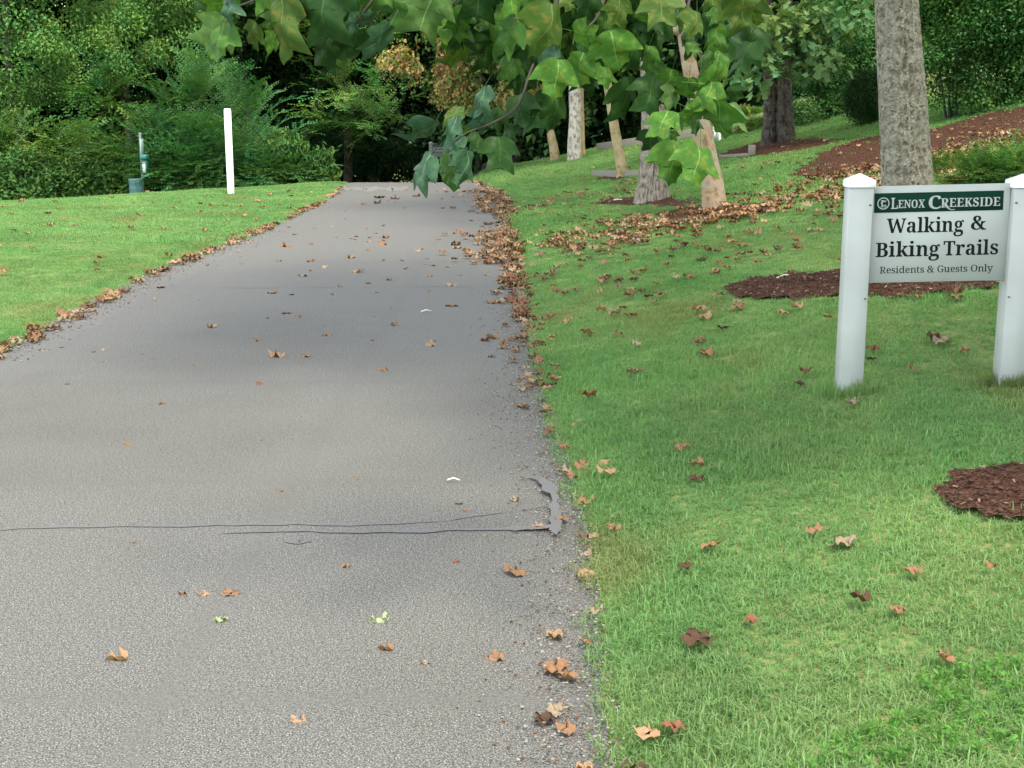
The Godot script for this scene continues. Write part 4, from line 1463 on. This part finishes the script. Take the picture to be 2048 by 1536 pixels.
	tree("shade_tree", "grey trunk standing between the blotched trunk and the whitish one", f,
		[[[up(0, -.25), at(1128, 270, d) - f, at(1130, 200, d) - f, at(1132, 80, d) - f, up(.2, 6.0)], .135, .07, .2, M.rough_bark, 27]],
		[high(1.0, 6.6, 33.5, 2.2, 1.4, 1.8, 120, "broad", green)])
	# dark double trunk on the right with its low leaves
	f = foot_at(1556, 286)
	d = -f.z
	var lc := Color(.12, .21, .085)
	tree("shade_tree", "dark double trunked tree in mulch with low hanging pale leaves", f,
		[[[up(-.16, -.25), at(1537, 285, d) - f, at(1540, 220, d) - f, at(1537, 110, d) - f, at(1528, -60, d) - f, up(-.9, 6)], .135, .06, .25, M.dark_bark, 31, .2], [[up(.12, -.25), at(1571, 282, d) - f, at(1567, 220, d) - f, at(1569, 110, d) - f, at(1580, -60, d) - f, up(.7, 6.5)], .185, .08, .3, M.dark_bark, 33, .2]],
		[lobe(1560, 40, d - 1.2, .85, .35, .5, 60, "tulip", lc), lobe(1660, 45, d - 1.0, .75, .4, .6, 70, "tulip", lc), lobe(1490, 105, d - 1.3, .42, .32, .4, 34, "tulip", lc), lobe(1605, 115, d - 1.3, .5, .2, .35, 26, "tulip", lc), lobe(1500, 20, d - 1.2, .6, .4, .5, 44, "tulip", lc), lobe(1715, 40, d - .6, .5, .5, .5, 44, "tulip", lc), lobe(1530, 128, d - 1.4, .3, .1, .3, 8, "tulip", lc),
		high(4.6, 5.6, 20.0, 2.4, 1.4, 2.2, 192, "canopy", green), high(3.2, 6.8, 21.5, 2.2, 1.4, 2.0, 144, "canopy", green), high(6.0, 7.0, 21.0, 2.4, 1.5, 2.2, 144, "canopy", green)])
	return first

func make_right_shrubs() -> void:
	var h := Color(.045, .12, .028)
	var f := foot_below(1665, 24.5)
	shrub("holly_shrub", "glossy dark green shrub between the dark double trunk and the grey tree", f,
		[lobe(1640, 215, 24.0, .8, .75, .7, 684, "holly", h), lobe(1690, 150, 24.5, .9, .8, .8, 756, "holly", h), lobe(1630, 130, 24.8, .7, .7, .7, 540, "holly", h), lobe(1720, 230, 24.3, .6, .6, .6, 396, "holly", h), lobe(1680, 60, 25.2, 1.2, .8, .9, 756, "holly", h)], 6, 1.2)
	f = foot_below(1735, 21.0)
	shrub("clipped_shrub", "dark clipped dome shaped shrub just left of the grey tree", f,
		[[f + up(0, .40), Vector3(.38, .44, .38), 900, "box", Color(.018, .05, .016)], [f + up(.28, .36), Vector3(.34, .40, .34), 700, "box", Color(.018, .05, .016)]], 4, .4)
	for e in [[1900, 110, 18.2], [1975, 90, 18.0], [2050, 100, 17.8], [2130, 90, 17.6], [2210, 80, 17.4]]:
		f = foot_below(e[0], e[2])
		shrub("holly_hedge", ["tall glossy hedge shrub immediately right of the grey trunk", "tall glossy hedge shrub, second to the right of the grey trunk", "tall glossy hedge shrub at the right border of the view", "hedge shrub cut by the right border", "hedge shrub beyond the right border"][names.get("holly_hedge", -1) + 1], f,
			[lobe(e[0] + rnd(-14, 14), e[1] + 50, e[2] + rnd(-.3, .3), .62, .6, .55, 420, "holly", h), lobe(e[0] + 15, e[1] - 40, e[2] + rnd(-.2, .5), .6, .6, .6, 420, "holly", h), lobe(e[0] - 15, e[1] - 140, e[2] + rnd(.0, .6), .6, .65, .6, 420, "holly", h), lobe(e[0], e[1] - 240, e[2] + .6, .6, .8, .6, 396, "holly", h)], 7, 1.0, "hedge", "tall hedge on the right bank")
	f = foot_below(2005, 18.0)
	part("trunk", tube(PackedVector3Array([f + up(0, -.2), f + up(.02, .4), f + up(0, 1.0)]), PackedFloat32Array([.09, .08, .06]), 12, .1, 9), M.dark_bark, get_node("holly_hedge_001"), Transform3D(Basis(), -get_node("holly_hedge_001").position))
	# low juniper mats on the bank
	var j := Color(.07, .145, .035)
	for e in [[1960, 366, "spreading juniper above the right end of the sign"], [2050, 356, "spreading juniper at the right border above the sign"], [2110, 330, "spreading juniper beyond the right border"], [1490, 262, "low sprawling groundcover on the bank left of the dark double trunk"], [1475, 236, "upper groundcover on the far bank left of the dark double trunk"]]:
		f = foot_at(e[0], e[1])
		var k := 1.0 if e[0] > 1800 else .8
		shrub("juniper", e[2], f, [[f + up(0, .05), Vector3(.62, .05, .42) * k, 280, "juniper", j if e[0] > 1800 else Color(.13, .14, .05)], [f + up(.35, .05, .25), Vector3(.5, .05, .36) * k, 130, "juniper", j]], 5, .1, "shrub", "low spreading junipers")
	# dark woods behind the right lawn
	var shade_green := Color(.015, .04, .013)  # leaf green darkened to paint the shade inside these woods
	for e in [[1030, 36.5, "dark leafy tree behind the far path left of the pale trunks"], [1140, 40.0, "dark leafy tree directly behind the pale trunks"], [1250, 39.0, "dark leafy tree behind the slim tan trunk"], [1370, 38.0, "dark leafy tree behind the leaning tan trunk"], [1480, 36.0, "dark leafy tree behind the groundcover bank"], [1620, 33.0, "dark leafy tree behind the glossy shrub"], [1760, 31.0, "dark leafy tree hidden behind the big grey trunk"], [1900, 29.0, "dark leafy tree behind the right hedge"], [2050, 28.0, "dark leafy tree behind the hedge at the right border"]]:
		f = foot_below(e[0], e[1])
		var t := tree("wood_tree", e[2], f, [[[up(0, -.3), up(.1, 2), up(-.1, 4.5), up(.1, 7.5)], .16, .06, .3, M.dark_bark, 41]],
			[lobe(e[0], 150, e[1] - .5, 1.6, 1.0, 1.0, 190, "broad", shade_green), lobe(e[0] + 20, 30, e[1], 1.9, 1.3, 1.3, 260, "broad", shade_green), lobe(e[0] - 30, 240, e[1] - .3, 1.4, .9, .8, 150, "broad", shade_green), [f + up(0, 1.8), Vector3(2.2, 1.8, 1.2), 170, "big", shade_green], [f + up(0, 6.5), Vector3(2.6, 2.2, 2.2), 260, "big", shade_green], [f + up(.3, 9.5), Vector3(2.2, 2.0, 2.0), 160, "big", shade_green]], "dark woods behind the right lawn")

func make_forest() -> void:
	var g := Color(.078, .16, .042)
	var shade_green := Color(.012, .032, .011)  # near black leaf colour paints the deep shade of the hollow
	var f := foot_below(40, 31.5)
	tree("vine_covered_tree", "bright viny tree mass at the far left border", f, [[[up(0, -.4), up(.1, 2), up(-.1, 4), up(0, 8)], .16, .07, .3, M.dark_bark, 43]],
		[lobe(20, 60, 31, 1.7, 1.2, 1.2, 620, "broad", g), lobe(130, 130, 30.8, 1.5, 1.0, 1.0, 520, "fine", g), lobe(20, 200, 30.6, 1.2, .7, .9, 300, "fine", g * .9), lobe(150, -10, 31.5, 1.6, 1.0, 1.2, 460, "fine", g), lobe(90, -140, 32, 2.4, 1.3, 1.6, 200, "broad", g), lobe(170, 200, 31.2, .9, .4, .6, 60, "spray", g), [f + up(-.5, 8.0), Vector3(3, 2.2, 2.4), 200, "big", g]])
	f = foot_below(255, 35.0)
	tree("leafy_tree", "sunlit leafy tree left of centre behind the layered shrub", f, [[[up(0, -.4), up(.1, 2.5), up(-.1, 5), up(0, 9)], .17, .07, .3, M.dark_bark, 45]],
		[lobe(270, 50, 33, 1.5, 1.0, 1.0, 500, "broad", g), lobe(340, 100, 33.2, .9, .7, .7, 250, "fine", g), lobe(300, -20, 33.2, 1.7, .9, 1.0, 460, "fine", g), lobe(220, 130, 33.6, .9, .6, .7, 190, "fine", g * .85), lobe(250, 200, 34.5, 1.2, .6, .8, 90, "broad", shade_green), lobe(385, 40, 33.8, .8, .7, .7, 90, "fine", g), lobe(300, -160, 34, 2.4, 1.3, 1.6, 200, "broad", g), [f + up(0, 8.5), Vector3(3, 2.2, 2.4), 220, "big", g]])
	f = foot_below(500, 41.0)
	tree("dark_tree", "shadowed tree in the dark hollow behind the white post", f, [[[up(0, -.4), up(.1, 2.5), up(-.1, 5), up(0, 9)], .2, .09, .3, M.dark_bark, 47], [[up(1.5, -.4), up(1.7, 2), up(2.3, 4.5), up(2.5, 8)], .08, .05, .2, M.dark_bark, 48]],
		[lobe(480, 30, 39, 1.9, .8, 1.1, 170, "broad", g * .7), lobe(450, 120, 40, 1.1, .6, .8, 70, "broad", shade_green), lobe(560, 140, 41, 1.6, .7, 1.0, 90, "broad", shade_green), lobe(600, 250, 42, 1.8, .9, 1.0, 120, "broad", shade_green), lobe(560, -60, 38, 2.8, .8, 2.0, 220, "broad", g * .8), [f + up(0, 7.0), Vector3(4, 2.0, 3.5), 420, "big", g], [f + up(1, 9.5), Vector3(3.5, 2.0, 3), 240, "big", g], high(-9.5, 7.2, 37.5, 3.2, 1.5, 2.2, 380, "big", g), high(-12.5, 8.0, 39.0, 3.2, 1.6, 2.4, 300, "big", g)])
	f = foot_below(690, 40.0)
	tree("layered_tree", "tree with layered sunlit sprays reaching over the end of the path", f, [[[up(0, -.4), up(.1, 2.5), up(-.1, 5), up(0, 9)], .15, .07, .3, M.dark_bark, 49]],
		[lobe(690, 175, 36.5, 1.0, .35, .8, 80, "spray", g), lobe(765, 185, 36, 1.1, .28, .8, 90, "spray", g), lobe(700, 235, 35.5, .85, .25, .7, 80, "spray", g), lobe(760, 248, 35.3, .6, .18, .5, 40, "spray", g), lobe(835, 205, 36.2, .6, .2, .5, 34, "spray", g), lobe(720, 130, 37, .9, .4, .7, 60, "spray", g * .8), lobe(720, 60, 36.5, .9, .6, .7, 80, "spray", g), lobe(780, 20, 37, 1.2, .6, .8, 90, "broad", g * .8), lobe(690, 190, 37.6, 1.8, .7, .6, 120, "broad", shade_green), lobe(700, 290, 38.5, .7, .3, .5, 20, "spray", shade_green), lobe(740, -120, 37, 2.6, .9, 2.0, 200, "broad", g), [f + up(.5, 8.0), Vector3(3.6, 2.2, 3.2), 420, "big", g], high(-4.2, 6.4, 38.0, 2.8, 1.2, 2.0, 320, "big", g), high(-1.0, 7.0, 37.5, 2.8, 1.3, 2.2, 300, "big", g)])
	f = foot_below(955, 38.5)
	tree("autumn_tree", "small tree with turning orange brown and green leaves above the path end", f, [[[up(0, -.4), up(.05, 1.5), up(-.1, 3.0), up(0, 5)], .09, .04, .3, M.dark_bark, 51]],
		[lobe(870, 135, 31.5, .75, .55, .6, 240, "autumn", g), lobe(800, 118, 31.4, .35, .3, .35, 54, "autumn", g), lobe(905, 178, 31.2, .6, .3, .45, 128, "autumn", g), lobe(955, 120, 31, .55, .5, .5, 144, "autumn", g, .75), lobe(985, 190, 31, .5, .3, .4, 60, "autumn", g, .4), lobe(1050, 200, 31.3, .45, .3, .4, 40, "autumn", g, .2), lobe(920, 50, 31.6, .9, .5, .6, 110, "autumn", g, .4), lobe(1000, 70, 32, .8, .7, .6, 100, "autumn", g, .85), lobe(960, -60, 32, 1.6, .7, 1.2, 110, "autumn", g, .6)])
	# dark trees further in
	for e in [[-60, 41.0, "dark tree deep in the wood beyond the left border"], [170, 43.0, "dark tree deep in the wood behind the viny mass"], [390, 46.0, "dark tree deep in the hollow left of the white post"], [570, 47.0, "dark tree deep in the hollow right of the white post"], [740, 47.0, "dark tree deep in the wood behind the layered sprays"], [880, 48.5, "dark tree deep in the wood behind the far sign"], [990, 49.0, "dark tree deep in the wood right of the far sign"]]:
		f = foot_below(e[0], e[1])
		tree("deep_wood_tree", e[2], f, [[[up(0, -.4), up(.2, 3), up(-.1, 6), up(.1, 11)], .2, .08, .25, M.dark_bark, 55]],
			[lobe(e[0], 280, e[1] - .5, 2.2, 1.2, 1.2, 150, "big", shade_green), lobe(e[0] + 20, 130, e[1], 2.2, 1.5, 1.4, 190, "big", shade_green), lobe(e[0] - 20, 0, e[1] + .3, 2.4, 1.6, 1.5, 190, "big", shade_green), [f + up(0, 8), Vector3(3.6, 2.4, 3), 300, "big", shade_green], [f + up(0, 11.5), Vector3(3.2, 2.2, 3), 220, "big", shade_green]], "dark trees deep in the wood")
	# the layered shrub and its neighbours at the brow of the lawn
	var pv := Color(.045, .115, .035)
	f = foot_below(450, 28.6)
	shrub("layered_shrub", "large arching shrub with layered small leaves behind the white post", f,
		[lobe(450, 290, 28.4, 1.15, .95, .8, 330, "frond", pv), lobe(380, 250, 28.6, .7, .7, .6, 170, "frond", pv), lobe(530, 330, 28.4, .7, .6, .6, 180, "frond", pv), lobe(350, 345, 28.0, 1.0, .5, .6, 190, "frond", pv), lobe(440, 360, 27.8, 1.2, .4, .5, 200, "frond", pv), lobe(400, 205, 28.8, .4, .35, .4, 60, "frond", pv), lobe(250, 300, 28.6, .5, .4, .5, 60, "frond", pv * .9), lobe(440, 300, 29, 1.1, .8, .4, 160, "fine", pv * .8)], 9, 1.4)
	for e in [[575, 310, "tall leafy weed spire right of the layered shrub"], [610, 330, "leafy weed clump at the brow left of the path end"], [640, 345, "lowest leafy weed clump by the path end"]]:
		f = foot_below(e[0], 28.6)
		var ls := []
		for k in 9:
			ls.append(lobe(e[0] + rnd(-22, 22), lerpf(e[1] - 35, 375, k / 8.0), 28.5 + rnd(-.2, .2), .17, .14, .16, 16, "weed", Color(.06, .13, .035)))
		shrub("weed_clump", e[2], f, ls, 4, .9, "weed")
	for e in [[30, 345, .75, "tangled bush with dry stems at the lower left border"], [110, 350, .7, "bright low bush beside the dry vine stems"], [180, 365, .65, "low spreading bush left of the waste bin"], [245, 350, .6, "yellowish bush directly behind the waste bin"], [310, 370, .6, "low bush behind the bag dispenser post"], [-50, 340, .8, "bush beyond the left border"]]:
		f = foot_below(e[0], 29.0)
		shrub("bank_bush", e[3], f, [lobe(e[0], e[1], 28.8, e[2], e[2] * .7, .6, 150, "fine", Color(.055, .12, .032)), lobe(e[0] + 30, e[1] + 30, 28.4, e[2], .45, .5, 110, "broad", Color(.06, .12, .03)), lobe(e[0] - 20, e[1] - 50, 29.2, e[2] * .8, .5, .5, 30, "spray", Color(.06, .12, .03))], 6, 1.0, "bush")
	var vs := thing("dry_vine_stems", "bundle of dry brown vine stems rising in the bushes at the left", "vine", foot_below(60, 28.3))
	for k in 6:
		var a := Vector3(rnd(-.15, .15), -.2, rnd(-.1, .1))
		var b := Vector3(rnd(-.2, .3), rnd(.5, .8), rnd(-.1, .1))
		var c := Vector3(rnd(-.6, .7), rnd(.9, 1.4), rnd(-.2, .2))
		var line := spline([a, b, c], 6)
		part("stem", tube(line, taper(line.size(), .03, .008), 7, .2, k), plain(Color(.16, .11, .075), .9), vs)
	# low dark growth under the trees around the bend
	for e in [[690, 330, 40.0, "dark undergrowth bush at the left of the path end"], [770, 335, 41.5, "dark undergrowth bush under the layered sprays"], [840, 330, 43.0, "dark undergrowth bush left of the far sign"], [930, 310, 44.0, "dark undergrowth bush right of the far sign"], [1010, 290, 46.0, "dark undergrowth bush beyond the far bend of the path"], [600, 320, 38.5, "dark undergrowth bush behind the weeds"]]:
		f = foot_below(e[0], e[2])
		shrub("undergrowth_bush", e[3], f, [lobe(e[0], e[1] - 20, e[2], 1.2, .6, .8, 110, "broad", shade_green), [f + up(0, .35), Vector3(1.2, .4, .8), 70, "broad", shade_green]], 5, .7, "bush")
	# the wood goes on beyond
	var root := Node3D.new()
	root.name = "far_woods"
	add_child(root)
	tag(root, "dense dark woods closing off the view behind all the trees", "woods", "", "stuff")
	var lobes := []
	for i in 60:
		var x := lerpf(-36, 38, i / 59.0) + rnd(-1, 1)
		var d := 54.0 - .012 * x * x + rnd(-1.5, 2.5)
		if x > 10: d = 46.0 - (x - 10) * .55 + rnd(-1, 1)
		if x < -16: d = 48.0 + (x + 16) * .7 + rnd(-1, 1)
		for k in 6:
			lobes.append(high(x, .2 + k * 2.2, d + k * .2, 2.2, 1.8, 1.8, 130, "big", shade_green))
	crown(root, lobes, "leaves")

func _ready() -> void:
	rng.seed = 20240817
	noise.seed = 5
	noise.frequency = .02
	noise.fractal_octaves = 3
	var cam := Camera3D.new()
	cam.name = "camera"
	add_child(cam)
	cam.position = EYE
	cam.rotation.x = -pitch
	cam.fov = rad_to_deg(2.0 * atan(768.0 / F))
	cam.near = .05
	cam.far = 3000.0
	cam.current = true
	var sky_mat := ProceduralSkyMaterial.new()
	sky_mat.sky_top_color = Color(.74, .76, .79)
	sky_mat.sky_horizon_color = Color(.86, .90, .92)
	sky_mat.sky_curve = .18
	sky_mat.ground_bottom_color = Color(.25, .28, .2)
	sky_mat.ground_horizon_color = Color(.6, .65, .6)
	sky_mat.sky_energy_multiplier = 1.0
	var sky := Sky.new()
	sky.sky_material = sky_mat
	var env := Environment.new()
	env.background_mode = Environment.BG_SKY
	env.sky = sky
	env.background_energy_multiplier = 1.25
	env.tonemap_mode = Environment.TONE_MAPPER_LINEAR
	env.tonemap_exposure = 4.2
	env.sdfgi_enabled = true
	env.ssao_enabled = true
	env.ssil_enabled = true
	var we := WorldEnvironment.new()
	we.name = "world_environment"
	we.environment = env
	add_child(we)
	var sun := DirectionalLight3D.new()
	sun.name = "sun"
	sun.light_energy = .5
	sun.light_color = Color(1.0, .95, .86)
	sun.light_angular_distance = 10.0
	sun.shadow_enabled = true
	add_child(sun)
	sun.look_at_from_position(Vector3.ZERO, Vector3(-.28, -1.0, -.5))
	make_materials()
	make_clusters()
	# mulch beds, traced on the ground
	add_bed([[1430, 582], [1520, 560], [1640, 545], [1750, 530], [1900, 528], [2010, 545], [2000, 572], [1850, 592], [1650, 597], [1500, 597]])
	add_bed([[1835, 1000], [1900, 965], [1990, 945], [2060, 935], [2150, 930], [2150, 1065], [2048, 1045], [1960, 1038], [1880, 1022]])
	add_bed([[1180, 409], [1230, 398], [1300, 392], [1370, 395], [1400, 408], [1350, 415], [1260, 413]])
	add_bed([[1310, 434], [1350, 420], [1430, 410], [1560, 408], [1540, 426], [1440, 440], [1340, 442]])
	add_bed([[1580, 356], [1640, 310], [1720, 278], [1860, 262], [1990, 225], [2200, 190], [2200, 330], [1990, 345], [1880, 348], [1760, 340], [1680, 354]])
	add_bed([[1446, 306], [1540, 280], [1640, 276], [1705, 280], [1620, 300], [1500, 316], [1440, 319]])
	add_bed([[1190, 358], [1250, 348], [1275, 356], [1235, 363]])
	make_ground()
	var path := make_path()
	for e in [[[[-60, 1064, .005], [200, 1056, .008], [420, 1053, .010], [700, 1052, .008], [900, 1046, .004], [1020, 1025, .003], [1105, 1008, .002]], 0.0], [[[440, 1070, .002], [560, 1066, .007], [800, 1067, .011], [980, 1064, .014], [1080, 1060, .014], [1108, 1056, .012]], .001], [[[1052, 956, .006], [1078, 962, .016], [1100, 975, .022], [1110, 995, .02], [1108, 1015, .015], [1112, 1050, .016], [1108, 1072, .008]], .002], [[[570, 1085, .008], [600, 1088, .02], [622, 1085, .006]], 0.0]]:
		part("crack_seal", ribbon(e[0], e[1]), M.seal, path)
	for e in [[[[280, 577, .004], [500, 577, .006], [760, 575, .003], [1010, 573, .005]], 0.0], [[[640, 528, .003], [820, 525, .006], [1000, 522, .006]], 0.0]]:
		part("crack", ribbon(e[0], e[1]), M.seal, path)
	var grit: Array[Transform3D] = []
	var gc := PackedColorArray()
	for i in 5200:
		var right := rng.randf() < .7
		var d := 2.5 + 8.0 * pow(rng.randf(), 1.4) if right else rnd(7.4, 16.0)
		var x := edge_at(RE, d) + .06 - absf(rng.randfn(0, .13)) if right else edge_at(LE, d) - .06 + absf(rng.randfn(0, .16))
		var sz := rnd(.003, .009) if right else rnd(.006, .014)
		grit.append(Transform3D(Basis.from_euler(Vector3(rnd(0, TAU), rnd(0, TAU), 0)).scaled(Vector3(sz, sz * .6, sz * .8)), Vector3(x, ground(x, d) + .006, -d)))
		var v := rnd(.05, .30)
		gc.append(Color(v * 1.05, v, v * .88) if rng.randf() > .25 else Color(.16, .09, .05) * rnd(.5, 1.2))
	scatter("grit", path, box(Vector3.ONE, .25), M.dry, grit, gc)
	part("pale_patch", ribbon([[684, 378, .5], [740, 378, .55], [812, 378, .55]], 0.0), M.pale_slab, path)
	for e in ["dark brown mulch strip around the big grey trunk behind the sign", "brown mulch bed cut by the right border in the near lawn", "small mulch ring around the thick rough grey trunk", "mulch strip under brown leaves around the leaning tan trunk", "brown mulched bank rising to the right hedge", "mulch around the dark double trunk", "small mulch ring around the slim olive trunk"]:
		make_bed(names.get("mulch_bed", -1) + 1, e)
	var t0 := Time.get_ticks_msec()
	make_grass()
	print("grass ", Time.get_ticks_msec() - t0)
	var f := make_right_trees()
	make_right_shrubs()
	make_forest()
	print("trees ", Time.get_ticks_msec() - t0)
	make_branch(f)
	make_small_things()
	make_dry()
	make_fallen()
	print("all ", Time.get_ticks_msec() - t0)
